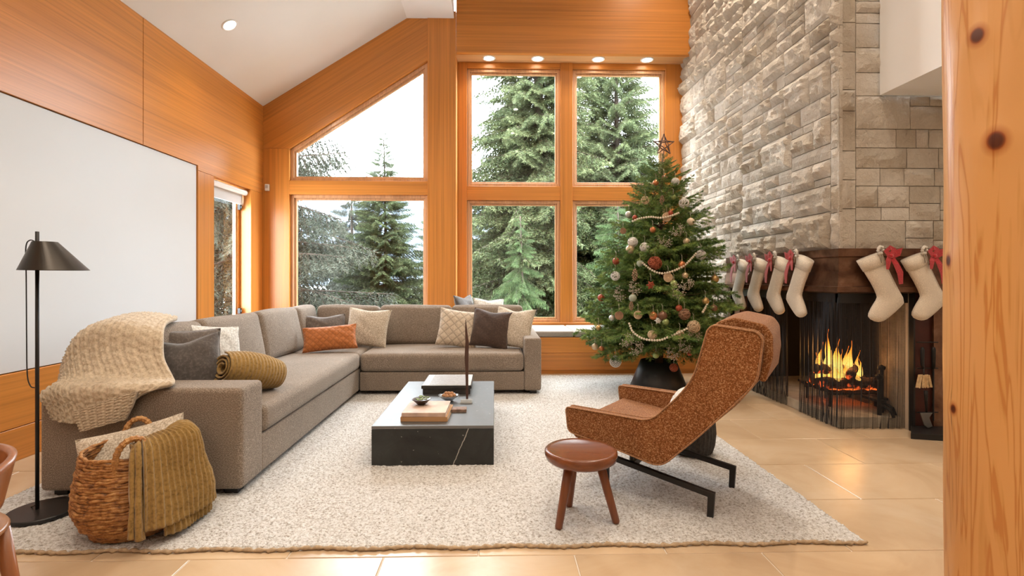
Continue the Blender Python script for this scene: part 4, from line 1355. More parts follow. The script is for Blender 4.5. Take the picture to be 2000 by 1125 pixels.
# glass bowl of walnuts
gm, gn, gb = nodes_of('cut_glass'); gb.inputs['Base Color'].default_value = (.9, .93, .97, 1); gb.inputs['Roughness'].default_value = .08; gb.inputs['Transmission Weight'].default_value = .85; gb.inputs['IOR'].default_value = 1.3
f_ = noise(gn, coords(gn), 60, 2); bump(gn, gb, f_, .6, .004)
gx_, gy_ = -.345, 3.86
gbw = thing('glass_bowl', 'footed cut-glass bowl with scalloped rim holding walnuts', 'bowl', (gx_, gy_, TZ))
mbw = MB()
pr = [(.001, .0), (.034, .0), (.036, .004), (.022, .010), (.045, .022), (.068, .04), (.076, .050), (.072, .050), (.062, .040), (.04, .027), (.001, .020)]
seg = 36
for (r_1, z_1) in pr:
    for k in range(seg):
        th = 2 * PI * k / seg
        rr = r_1 * (1 + (.045 * math.cos(th * 12) if z_1 > .035 else .02 * math.cos(th * 12)))
        mbw.v.append((gx_ + rr * math.cos(th), gy_ + rr * math.sin(th), TZ + z_1 + (.003 * math.cos(th * 12) if z_1 > .045 else 0)))
for i in range(len(pr) - 1):
    for k in range(seg):
        k2 = (k + 1) % seg
        mbw.f.append((i * seg + k, i * seg + k2, (i + 1) * seg + k2, (i + 1) * seg + k))
mbw.part('bowl', gm, gbw, smooth=True)
nutm = plain('walnut_shell', (.40, .20, .09), .7, var=.3, scale=50, bumpk=.6, bscale=140)
nut_me = MB().sphere((0, 0, 0), .017, 12, 9, (1, .9, .92)).mesh('walnut', smooth=True); nut_me.materials.append(nutm)
for i, (dx, dy, dz) in enumerate(((-.036, -.01, .047), (-.012, -.03, .048), (.018, -.025, .048), (.038, .0, .048), (-.02, .022, .049), (.012, .03, .05), (0, 0, .062), (.022, .006, .06), (-.018, .0, .062))):
    o = link('walnut', nut_me, None, None, True, Matrix.Translation((gx_ + dx, gy_ + dy, TZ + dz)))
    tag(o, 'brown walnut in the cut-glass bowl', 'walnut', 'walnuts in the glass bowl')
# dark game box
gbx = thing('game_box', 'dark lacquer box with a pale inlaid grid lid', 'box', (-.37, 4.35, TZ))
dkl = plain('dark_lacquer', (.03, .026, .022), .3, var=.3, scale=30)
GX0, GX1, GY0, GY1 = -.585, -.185, 4.10, 4.56
MB().box(GX0 + .01, GX1 - .01, GY0 + .01, GY1 - .01, TZ, TZ + .045).part('box_body', dkl, gbx, bevel=.002)
lid_ = MB().box(GX0, GX1, GY0, GY1, TZ + .045, TZ + .07).part('lid', dkl, gbx, bevel=.002)
def board_mat():
    m, n, b = nodes_of('inlaid_lid')
    v = coords(n)
    bt = n.nodes.new('ShaderNodeTexBrick'); bt.inputs['Scale'].default_value = 34
    bt.inputs['Color1'].default_value = (.56, .56, .56, 1); bt.inputs['Color2'].default_value = (.38, .38, .39, 1); bt.inputs['Mortar'].default_value = (.10, .10, .11, 1); bt.inputs['Mortar Size'].default_value = .03
    n.links.new(v, bt.inputs['Vector'])
    n.links.new(bt.outputs[0], b.inputs['Base Color']); b.inputs['Roughness'].default_value = .35
    return m
MB().box(GX0 + .008, GX1 - .008, GY0 + .008, GY1 - .008, TZ + .0702, TZ + .0725).part('inlay', plain('pale_inlay', (.55, .55, .54), .4), lid_)
MB().box(GX0 + .06, GX1 - .045, GY0 + .03, GY1 - .03, TZ + .0726, TZ + .0745).part('grid_inlay', board_mat(), lid_)
# small stone coaster box
cb = thing('coaster_stack', 'small brown stone coaster block beside the books', 'coasters', (-.245, 3.575, TZ))
for k in range(2):
    MB().box(-.302, -.195, 3.545, 3.62, TZ + .0115 * k, TZ + .011 + .0115 * k).part('coaster', plain('brown_agate', (.25, .16, .12), .4, var=.5, scale=45), cb, bevel=.002)
# blade sculpture
bs = thing('blade_sculpture', 'tall dark wooden blade sculpture on a clear acrylic stand', 'sculpture', (-.2, 3.83, TZ))
am, an, ab_ = nodes_of('clear_acrylic'); ab_.inputs['Base Color'].default_value = (.92, .95, .96, 1); ab_.inputs['Transmission Weight'].default_value = .6; ab_.inputs['Roughness'].default_value = .1
n_ = noise(an, coords(an), 5, 2); an.links.new(ramp(an, n_, [(0, (.85, .9, .92)), (1, (.95, .97, .98))]), ab_.inputs['Base Color'])
MB().box(-.255, -.165, 3.785, 3.875, TZ, TZ + .012).box(-.25, -.17, 3.80, 3.815, TZ + .012, TZ + .030).part('stand', am, bs, bevel=.002)
bl = MB()
ribbon(bl, [(-.205, 3.83, TZ + .012), (-.206, 3.83, TZ + .12), (-.207, 3.83, TZ + .24), (-.209, 3.83, TZ + .34), (-.205, 3.83, TZ + .45), (-.213, 3.83, TZ + .55), (-.216, 3.83, TZ + .62)], [.016, .018, .022, .030, .026, .014, .003], (0, 1, 0), .012)
bl.part('blade', wood('dark_walnut', (.07, .030, .022), 'z', rough=.35), bs)

# ---------------------------------------------------------------- lounge chair
tweed = fabric('rust_tweed', (0.25, 0.085, 0.022), speck=(0.52, 0.31, 0.15), scale=190, amt=1.0, bumpk=.55)
tweed_pipe = fabric('tweed_piping', (0.34, 0.17, 0.08), scale=120, amt=.5)
CHM = Matrix.Translation((1.07, 2.512, 0)) @ Matrix.Rotation(math.atan2(.614, -.789), 4, 'Z')
lc = thing('lounge_chair', 'rust tweed reclining lounge chair on a black steel frame', 'armchair', mat4=CHM)
def smooth_poly(pts, rad, seg=5):
    out = []
    n = len(pts)
    for i in range(n):
        p = Vector(pts[i]).to_2d() if len(pts[i]) > 2 else Vector(pts[i])
        a, b = Vector(pts[i - 1]), Vector(pts[(i + 1) % n])
        r0 = rad[i] if isinstance(rad, (list, tuple)) else rad
        da, db = (a - p), (b - p)
        r1 = min(r0, da.length * .45, db.length * .45)
        A, B = p + da.normalized() * r1, p + db.normalized() * r1
        for k in range(seg + 1):
            t = k / seg
            q = A * (1 - t) ** 2 + p * 2 * t * (1 - t) + B * t * t
            out.append((q.x, q.y))
    return out
side = [(.738, .480), (.722, .345), (.42, .30), (.20, .258), (.03, .43), (-.165, .645), (-.238, .735), (-.262, .93), (-.235, .958), (-.05, .978), (-.025, .955), (.037, .729), (.10, .635), (.252, .478)]
rad = [.025, .03, .1, .06, .05, .05, .05, .03, .03, .02, .03, .07, .06, .06]
sp = smooth_poly(side, rad)
NY, FY_ = .15, -.60      # near and far side in chair space
def lean_in(a, b, y):
    """the shell narrows and twists forward a little towards its far top"""
    off = (NY - y) / .75
    return a + .075 * off * max(0.0, min(1.0, (b - .48) / .4))
def shell(name, pts, y0, y1, mat, bev, segs=2):
    n = len(pts)
    mb = MB()
    mb.v = [(lean_in(a, b, y0), y0, b) for a, b in pts] + [(lean_in(a, b, y1), y1, b) for a, b in pts]
    mb.f = [tuple(range(n)), tuple(range(2 * n - 1, n - 1, -1))] + [(i, i + n, (i + 1) % n + n, (i + 1) % n) for i in range(n)]
    return mb.part(name, mat, lc, bevel=bev, segs=segs, world=False)
def side_panel(y0, y1):
    pn = shell('side_panel', sp, y0, y1, tweed, .008)
    for yy in (y0, y1):
        MB().tube([(lean_in(a, b, yy), yy, b) for a, b in sp], .0042, 5, closed=True).part('piping', tweed_pipe, pn, smooth=True, world=False)
side_panel(NY - .05, NY)
side_panel(FY_, FY_ + .05)
ylo, yhi = FY_ + .051, NY - .051
shell('seat', smooth_poly([(.715, .405), (.72, .30), (.44, .275), (.22, .262), (.16, .33), (.20, .375), (.42, .375)], .03), ylo, yhi, tweed, .01)
shell('backrest', smooth_poly([(.21, .37), (.17, .30), (.20, .268), (.03, .44), (-.16, .66), (-.225, .74), (-.25, .93), (-.09, .95), (-.05, .72), (.06, .56)], .025), ylo, yhi, tweed, .01)
head = smooth_poly([(-.02, .80), (.015, .84), (-.05, .985), (-.13, 1.012), (-.265, .985), (-.297, .94), (-.297, .84), (-.262, .72), (-.232, .725), (-.252, .83), (-.256, .945), (-.09, .958), (-.06, .82)], .02)
shell('headrest', head, -.52, .06, tweed, .012, 3)
for y in (0.0, -.44):
    MB().prism([(-.012, 0), (.016, 0), (.012, .113), (.545, .188), (.55, .004), (.578, .004), (.573, .222), (-.022, .138)], y - .012, y + .012, 'y').part('leg_frame', black_metal, lc, bevel=.002, segs=1, world=False)
MB().box(.40, .43, -.43, -.01, .172, .20).part('cross_bar', black_metal, lc, world=False)
MB().tube([(.42, -.02, .195), (.42, -.02, .30)], .012, 6).tube([(.42, -.42, .195), (.42, -.42, .30)], .012, 6).part('strut', black_metal, lc, world=False)
cm_ = CHM @ Matrix.Translation((.20, -.50, .40)) @ Matrix.Rotation(R(90), 4, 'Z') @ Matrix.Rotation(R(-34), 4, 'X')
o = thing('lumbar_pillow', 'small white pillow tucked inside the rust lounge chair', 'pillow', mat4=CHM @ Matrix.Translation((.32, -.41, .37)) @ Matrix.Rotation(R(90), 4, 'Z') @ Matrix.Rotation(R(-30), 4, 'X'))
pillow_mesh(.34, .22, .11, 21).part('cover', white_b, o, smooth=True, merge=1e-5, world=False)

# dark ribbed pouf behind the chair
pf = thing('ribbed_planter', 'dark ribbed round basket on the rug behind the lounge chair', 'basket', (1.33, 3.44, ZF))
pm = MB(); prf = [(.001, 0), (.11, 0), (.135, .012), (.15, .06), (.158, .14), (.152, .22), (.135, .25), (.128, .246), (.135, .2), (.12, .04), (.001, .03)]
seg = 96
for (r1, z1) in prf:
    for k in range(seg):
        th = 2 * PI * k / seg
        rr = r1 * (1 + (.022 if k % 3 == 0 else -.012) * (1 if r1 > .1 else 0))
        pm.v.append((1.33 + rr * math.cos(th), 3.44 + rr * math.sin(th), ZF + z1))
for i in range(len(prf) - 1):
    for k in range(seg):
        k2 = (k + 1) % seg
        pm.f.append((i * seg + k, i * seg + k2, (i + 1) * seg + k2, (i + 1) * seg + k))
pm.part('ribbed_body', plain('charcoal_weave', (.04, .035, .03), .8, var=.4, scale=60), pf)

# ---------------------------------------------------------------- wooden stool
stw = wood('dark_walnut_turned', (.17, .056, .022), 'x', rough=.22, fine=.8)
stl = wood('dark_walnut_leg', (.20, .065, .025), 'z', rough=.35, fine=.9)
SX, SY = .418, 2.472
st = thing('wooden_stool', 'round three-legged dark walnut stool beside the lounge chair', 'stool', (SX, SY, ZF))
MB().lathe([(.001, .358), (.10, .360), (.15, .366), (.166, .370), (.174, .364), (.175, .345), (.168, .325), (.150, .312), (.001, .312)], (SX, SY, 0), 48, False).part('seat', stw, st, smooth=True)
for (fx, fy) in ((.302, 2.405), (.585, 2.455), (.385, 2.64)):
    tx_, ty_ = SX + (fx - SX) * .52, SY + (fy - SY) * .52
    MB().tube([(fx, fy, ZF - .003), (fx, fy, ZF + .004), ((fx + tx_) / 2, (fy + ty_) / 2, .17), (tx_, ty_, .318)], [.016, .018, .0205, .023], 14).part('leg', stl, st, smooth=True)

# ---------------------------------------------------------------- floor lamp
lp = thing('floor_lamp', 'slim black floor lamp with a tilted cone shade', 'lamp', (-2.25, 2.62, ZF))
lx, ly = -2.29, 2.62
MB().lathe([(.001, .0), (.146, 0), (.148, .003), (.148, .015), (.144, .019), (.001, .02)], (-2.262, ly, ZF), 48, False).part('base', black_metal, lp, smooth=False)
MB().tube([(lx, ly, ZF + .018), (lx, ly, 1.43)], .0085, 12).part('pole', black_metal, lp, smooth=True)
shm, shn, shb = nodes_of('bronze_black_shade')
shn.links.new(ramp(shn, noise(shn, coords(shn), 3, 2), [(.3, (.03, .026, .022)), (.7, (.045, .038, .031))]), shb.inputs['Base Color']); shb.inputs['Metallic'].default_value = .6; shb.inputs['Roughness'].default_value = .36
sh = MB(); segs = 48
for (cx, r1, z1) in ((-2.252, .001, 1.379), (-2.252, .05, 1.379), (-2.205, .14, 1.236), (-2.205, .137, 1.236), (-2.252, .046, 1.374)):
    for k in range(segs):
        th = 2 * PI * k / segs
        sh.v.append((cx + r1 * math.cos(th), ly + r1 * math.sin(th), z1))
for i in range(4):
    for k in range(segs):
        k2 = (k + 1) % segs
        sh.f.append((i * segs + k, i * segs + k2, (i + 1) * segs + k2, (i + 1) * segs + k))
so_ = sh.part('shade', shm, lp)
for p in so_.data.polygons: p.use_smooth = True
try:
    so_.data.set_sharp_from_angle(angle=R(30))
except Exception: pass
MB().sphere((-2.225, ly, 1.285), .03, 12, 8).part('bulb', plain('frosted_bulb', (.75, .72, .66), .4), so_, smooth=True)
MB().tube(catmull([(-2.29, ly - .01, 1.378), (-2.315, ly - .012, 1.386), (-2.335, ly - .012, 1.35), (-2.335, ly - .01, 1.2), (-2.333, ly - .01, .9), (-2.33, ly - .01, .72), (-2.315, ly - .01, .66), (-2.296, ly - .008, .65)], 40), .0028, 6).tube(catmull([(-2.30, ly, .06), (-2.36, ly + .05, .03), (-2.33, ly + .16, .028), (-2.2, ly + .2, .028), (-2.05, ly + .22, .026)], 30), .0028, 6).part('cord', black_metal, lp, smooth=True)

# ---------------------------------------------------------------- basket with blanket and pillow
def wicker(name, c1, c2, c3):
    m, n, b = nodes_of(name)
    v = coords(n)
    f = noise(n, coords(n, (40, 40, 60)), 1, 3, .65)
    n.links.new(ramp(n, f, [(.28, c1), (.5, c2), (.72, c3)]), b.inputs['Base Color'])
    b.inputs['Roughness'].default_value = .6
    bump(n, b, f, .6, .01)
    return m
rush = wicker('banana_rope', (.07, .022, .007), (.34, .145, .04), (.56, .32, .12))
rattan = wicker('rattan_wrap', (.16, .06, .018), (.42, .20, .06), (.62, .38, .16))
KX, KY = -1.70, 2.47
bk = thing('woven_basket', 'round woven rope basket with looped rattan handles', 'basket', (KX, KY, ZF))
NR = 31; HB = .365
def brad(v):
    K = [(0, .165), (.15, .212), (.35, .238), (.6, .230), (.85, .212), (1.01, .20)]
    for (p, a), (q, b) in zip(K, K[1:]):
        if v <= q: return a + (b - a) * (v - p) / (q - p)
    return .2
segk = 84
rr_ = random.Random(6)
for k in range(NR):
    z = ZF + .012 + HB * k / (NR - 1)
    rad_ = brad(k / NR)
    ph = rr_.uniform(0, 6)
    pts = [(KX + (rad_ + .0025 * math.sin(5 * t + ph) + .0018 * math.sin(17 * t + ph)) * math.cos(t), KY + (rad_ + .0025 * math.sin(5 * t + ph) + .0018 * math.sin(17 * t + ph)) * math.sin(t), z + .0022 * math.sin(6 * t + ph) + .0015 * math.sin(23 * t)) for t in [2 * PI * i / segk for i in range(segk)]]
    MB().tube(pts, [.0082 + .0014 * math.sin(i * 1.3 + ph) for i in range(segk)], 6, closed=True).part('rope_coil', rush, bk, smooth=True)
MB().lathe([(.001, .004), (brad(0), .004), (brad(0), .012), (.001, .012)], (KX, KY, ZF), 40, False).part('basket_bottom', rush, bk)
def handle(cx, cy, dirx, diry):
    pts = []
    for i in range(25):
        t = PI * i / 24
        pts.append((cx + dirx * .066 * math.cos(t), cy + diry * .066 * math.cos(t), ZF + HB - .045 + (.05 if 0 < i < 24 else 0) * 1 + .095 * math.sin(t)))
    MB().tube(pts, [.012 + .003 * (i % 2) for i in range(25)], 8).part('handle', rattan, bk, smooth=False)
handle(KX + .105, KY - .165, .82, .57)
handle(KX - .10, KY + .165, .9, .3)
pillow('throw_pillow', 'cream speckled pillow stuffed slanting into the woven basket', .46, .40, .13, (-1.70, 2.47, .105), 14, -28, -13, cream_b, 31, None)

MU = thing('knit_blanket', 'mustard ribbed knit blanket hanging over the woven basket', 'blanket', (-1.52, 2.36, .2))
def drape(a0, a1, rows_, nrib, nu, nv, off, nm, thick=.012):
    R_ = []
    for (rf, z) in rows_:
        line = []
        for i in range(9):
            u = i / 8
            a = a0 + (a1 - a0) * u
            rad_ = rf + off + .012 * math.sin(3.2 * u * PI + z * 6) + .02 * (u if z < .2 else 0)
            line.append((KX + rad_ * math.cos(a), KY + rad_ * math.sin(a), z + .015 * math.sin(u * PI) * (1 if z > .3 else 0) - .02 * u * (1 if z < .1 else 0) + .02))
        R_.append(line)
    def rel(i, j):
        s_ = math.sin(j / nv * nrib * 2 * PI)
        return .008 * (max(-.5, s_)) + .0012 * math.sin(i * 1.5)
    cloth_from(R_, nu, nv, rel, thick).part(nm, mustard, MU, smooth=True)
drape(R(-50), R(52), [(.05, .33), (.12, .42), (.18, .45), (.235, .415), (.258, .30), (.272, .19), (.28, .085)], 18, 44, 170, .012, 'rib_panel')
drape(R(-34), R(46), [(.225, .37), (.25, .25), (.268, .14), (.278, .03)], 15, 24, 130, -.004, 'under_layer')
drape(R(-60), R(-50), [(.08, .34), (.17, .43), (.225, .395), (.25, .28), (.262, .17), (.268, .07)], 2, 30, 16, .018, 'folded_edge')

# ---------------------------------------------------------------- wooden chair at the left edge
wc_m = wood('mid_oak_chair', (.28, .105, .04), 'z', rough=.3, fine=.8)
wc_s = wood('mid_oak_seat', (.34, .16, .075), 'x', rough=.3, fine=.8)
wch = thing('wooden_chair', 'brown wooden dining chair cut off by the left edge', 'chair', (-1.71, 1.52, 0))
MB().lathe([(.001, .397), (.19, .40), (.215, .408), (.222, .418), (.215, .427), (.18, .424), (.001, .418)], (-1.715, 1.53, 0), 44, False).part('seat', wc_s, wch, smooth=True)
bp = []
def chair_back(u, v):
    a = R(-28 + 200 * u + 20)
    z = .47 + .145 * v
    return (-1.715 + (.205 + .03 * v) * math.cos(a) * 1.02, 1.53 + (.205 + .03 * v) * math.sin(a), z + .03 * math.sin(PI * u))
MB().grid(chair_back, 40, 8).part('backrest', wc_m, wch, smooth=True, solid=.02)
for a in (-6, 168):
    a = R(a)
    MB().tube([(-1.715 + .195 * math.cos(a), 1.53 + .195 * math.sin(a), .41), (-1.715 + .215 * math.cos(a), 1.53 + .215 * math.sin(a), .50)], [.022, .018], 10).part('back_post', wc_m, wch, smooth=True)
for (dx, dy) in ((.15, -.13), (.15, .13), (-.15, .13), (-.15, -.13)):
    MB().tube([(-1.715 + dx, 1.53 + dy, .405), (-1.715 + dx * 1.3, 1.53 + dy * 1.3, .002)], [.024, .016], 12).part('leg', wc_m, wch, smooth=True)

# ---------------------------------------------------------------- conifers
def leafy(name, cols, rough=.6, trans=.0, zrand=True):
    m, n, b = nodes_of(name)
    oi = n.nodes.new('ShaderNodeObjectInfo')
    f = noise(n, coords(n), 9, 3)
    c = ramp(n, f, [(.3, cols[0]), (.5, cols[1]), (.7, cols[2])])
    c2 = ramp(n, oi.outputs['Random'], [(0, (.75, .78, .72)), (1, (1.2, 1.18, 1.1))])
    n.links.new(mixc(n, c, c2, 1, 'MULTIPLY'), b.inputs['Base Color'])
    b.inputs['Roughness'].default_value = rough
    b.inputs['Specular IOR Level'].default_value = .25
    return m
def conifer_branch(name, seed_, ntw, needles, nlen, nwid, droop, hang, spread, mat_leaf, mat_wood, stem=.012, lift=0.0, sub=True):
    """a bough of unit length along +X with side twigs clothed in needles; wood and needles in one part mesh with two materials"""
    r = random.Random(seed_)
    V, F, mi = [], [], []
    def ax(t): return Vector((t, .03 * math.sin(4 * t + seed_), -droop * t ** 1.6 + lift * t ** 3))
    def stick(pts, r0, r1):
        n0 = len(V)
        for i, p in enumerate(pts):
            rr = r0 + (r1 - r0) * i / (len(pts) - 1)
            for k in range(3):
                a = 2 * PI * k / 3
                V.append((p.x + rr * math.sin(a) * .3, p.y + rr * math.cos(a), p.z + rr * math.sin(a)))
        for i in range(len(pts) - 1):
            for k in range(3):
                k2 = (k + 1) % 3
                a, b, c, d = n0 + i * 3 + k, n0 + i * 3 + k2, n0 + (i + 1) * 3 + k2, n0 + (i + 1) * 3 + k
                F.append((a, b, c)); F.append((a, c, d)); mi.extend((1, 1))
    def needle(p, d, ln):
        d = d.normalized()
        s_ = d.cross(Vector((r.gauss(0, 1), r.gauss(0, 1), r.gauss(0, 1))))
        if s_.length < 1e-6: return
        s_ = s_.normalized() * nwid * .5
        n0 = len(V)
        V.append(tuple(p - s_)); V.append(tuple(p + s_)); V.append(tuple(p + d * ln))
        F.append((n0, n0 + 1, n0 + 2)); mi.append(0)
    stick([ax(i / 8) for i in range(9)], stem, stem * .2)
    def clothe(pts, dens):
        L = sum((pts[i + 1] - pts[i]).length for i in range(len(pts) - 1))
        n_ = max(3, int(dens * L))
        for _ in range(n_):
            t = r.random() * (len(pts) - 1)
            k = min(int(t), len(pts) - 2); f = t - k
            p = pts[k].lerp(pts[k + 1], f); d = (pts[k + 1] - pts[k]).normalized()
            rd = Vector((r.gauss(0, 1), r.gauss(0, 1), r.gauss(0, 1) + .35))
            rd = (rd - d * rd.dot(d)).normalized()
            needle(p, d * .75 + rd * .8, nlen * r.uniform(.7, 1.2))
    clothe([ax(i / 8) for i in range(2, 9)], needles)
    for i in range(ntw):
        t = .12 + .86 * (i + r.random() * .6) / ntw
        side_ = 1 if i % 2 else -1
        L = spread * (1.05 - t) ** .75 * r.uniform(.75, 1.15) + .05
        p = ax(t)
        dirv = Vector((.75, side_ * (1 - .5 * hang), -.15 - hang * 1.6)).normalized()
        pts = [p + dirv * (L * s / 4) + Vector((0, 0, -hang * .35 * L * (s / 4) ** 2)) for s in range(5)]
        stick(pts, stem * .35, stem * .12)
        clothe(pts, needles)
        if sub and L > .12:
            for q in range(3):
                tt = (q + 1) / 4
                b0 = pts[0].lerp(pts[-1], tt)
                for sd in (-1, 1):
                    d2 = (dirv + Vector((.5 * sd, -.4 * sd * side_, -.2 - hang * .5))).normalized()
                    l2 = L * .42 * (1.1 - tt)
                    pp = [b0, b0 + d2 * l2 * .5, b0 + d2 * l2 + Vector((0, 0, -.1 * l2))]
                    clothe(pp, needles)
    me = fast_mesh(name, V, F)
    me.materials.append(mat_leaf); me.materials.append(mat_wood)
    me.polygons.foreach_set('material_index', mi)
    return me
bark_o = plain('spruce_bark', (.075, .055, .042), .9, var=.4, scale=14, bumpk=.6, bscale=30)

# --- indoor tree
fir_leaf = leafy('noble_fir_needles', ((.055, .12, .033), (.15, .25, .068), (.36, .46, .14)), .45)
fir_wood = plain('fir_twig', (.13, .08, .045), .85, var=.3, scale=30)
firs = [conifer_branch('bough', 40 + i, 15, 330, .042, .0058, .10 + .05 * i, .05, .46, fir_leaf, fir_wood, .012, .12) for i in range(4)]
CTX, CTY = 1.75, 5.42
xt = thing('christmas_tree', 'decorated noble fir christmas tree standing before the bay window', 'tree', (CTX, CTY, .3))
MB().tube([(CTX, CTY, .09), (CTX + .01, CTY, 1.2), (CTX + .03, CTY, 2.2), (CTX + .045, CTY, 2.52)], [.045, .032, .012, .006], 10).part('trunk', fir_wood, xt, smooth=True)
def cone_r(z):
    if z > 2.5: return .02
    if z > .62: return .78 * ((2.5 - z) / 1.88) ** .6
    return .78 - (.62 - z) * 1.0
br_ = random.Random(77)
nb = 0
zz = .56
while zz < 2.46:
    frac = (zz - .5) / 2.0
    k = int(15 * (1 - frac) + 5)
    for i in range(k):
        a = 2 * PI * (i + br_.random() * .7) / k + zz * 5
        L = cone_r(zz) * br_.uniform(.92, 1.16) + .02
        pitch = R(-6 + 42 * frac ** 1.3 + br_.uniform(-8, 8))
        if zz < .62: pitch = R(br_.uniform(-9, 6)); L *= br_.uniform(.85, 1.05)
        wsc = L * br_.uniform(.85, 1.1) if L > .3 else L * 1.1
        M = Matrix.Translation((CTX + .02 * frac, CTY, zz + br_.uniform(-.03, .03))) @ Matrix.Rotation(a, 4, 'Z') @ Matrix.Rotation(-pitch, 4, 'Y') @ Matrix.Rotation(br_.uniform(-.5, .5), 4, 'X') @ Matrix.Diagonal((L, wsc, wsc, 1))
        link('bough', firs[nb % 4], None, xt, True, M)
        nb += 1
    zz += .105 - .02 * frac
# sparse leader shoots at the top
for i in range(9):
    a = i * 2.4; z = 2.20 + .033 * i
    M = Matrix.Translation((CTX + .035, CTY, z)) @ Matrix.Rotation(a, 4, 'Z') @ Matrix.Rotation(-R(48), 4, 'Y') @ Matrix.Scale(.26 - .02 * i, 4)
    link('bough', firs[i % 4], None, xt, True, M)
cl_m = plain('dark_metal_collar', (.045, .046, .048), .45, .6, var=.15, scale=8)
cl = thing('tree_collar', 'dark metal cone-shaped collar around the tree base', 'tree collar', (CTX - .01, CTY - .02, ZF))
MB().lathe([(.30, 0), (.302, .004), (.185, .30), (.182, .30), (.297, .004)], (CTX - .01, CTY - .02, ZF), 44, False).part('collar', cl_m, cl, smooth=True)
MB().lathe([(.001, .0), (.12, .0), (.12, .05), (.001, .05)], (CTX - .01, CTY - .02, ZF), 24, False).part('tree_stand', black_metal, cl)
# star topper made of twigs
stt = thing('star_topper', 'rustic brown twig star on top of the christmas tree', 'star', (CTX + .05, CTY, 2.50))
tw_m = plain('dark_twig', (.16, .10, .08), .8, var=.4, scale=40)
sxc, szc = CTX + .055, 2.615
pt5 = [(sxc + .115 * math.cos(R(90 + 72 * i)), szc + .115 * math.sin(R(90 + 72 * i))) for i in range(5)]
for i in range(5):
    a, b = pt5[i], pt5[(i + 2) % 5]
    for d in (-.006, .006):
        MB().tube([(a[0], CTY + d, a[1]), ((a[0] + b[0]) / 2 + d, CTY - d * 2, (a[1] + b[1]) / 2 + d), (b[0], CTY + d, b[1])], .0055, 6).part('twig', tw_m, stt)
MB().tube([(sxc, CTY, szc - .04), (CTX + .045, CTY, 2.46)], .004, 5).part('stem', tw_m, stt)

# ornaments
om = dict(rust=plain('rust_glass', (.30, .055, .022), .32, .3), cream=plain('cream_glaze', (.62, .50, .36), .5), copper=plain('copper_glass', (.50, .18, .07), .28, .6), champagne=plain('champagne_glass', (.50, .38, .24), .32, .5),
          sage=plain('sage_glaze', (.30, .33, .25), .5), green=plain('green_glass', (.25, .30, .10), .3, .3), silver=plain('silver_glass', (.50, .49, .46), .3, .7), gold=plain('gold_glass', (.46, .30, .12), .3, .7), brown=plain('brown_glass', (.16, .075, .04), .35, .3),
          wood=plain('birch_slice', (.60, .43, .27), .8, var=.2, scale=30), dwood=plain('dark_wood_slice', (.30, .17, .10), .8, var=.3, scale=30), white=plain('white_twine', (.66, .63, .58), .9), brownt=plain('brown_twine', (.26, .14, .08), .9), rustt=plain('rust_twine', (.30, .07, .03), .9), cone=plain('pine_cone_scale', (.36, .22, .14), .8, var=.3, scale=50), tan=plain('tan_twine', (.52, .38, .24), .9))
cord_m = plain('ornament_cord', (.55, .48, .38), .9)
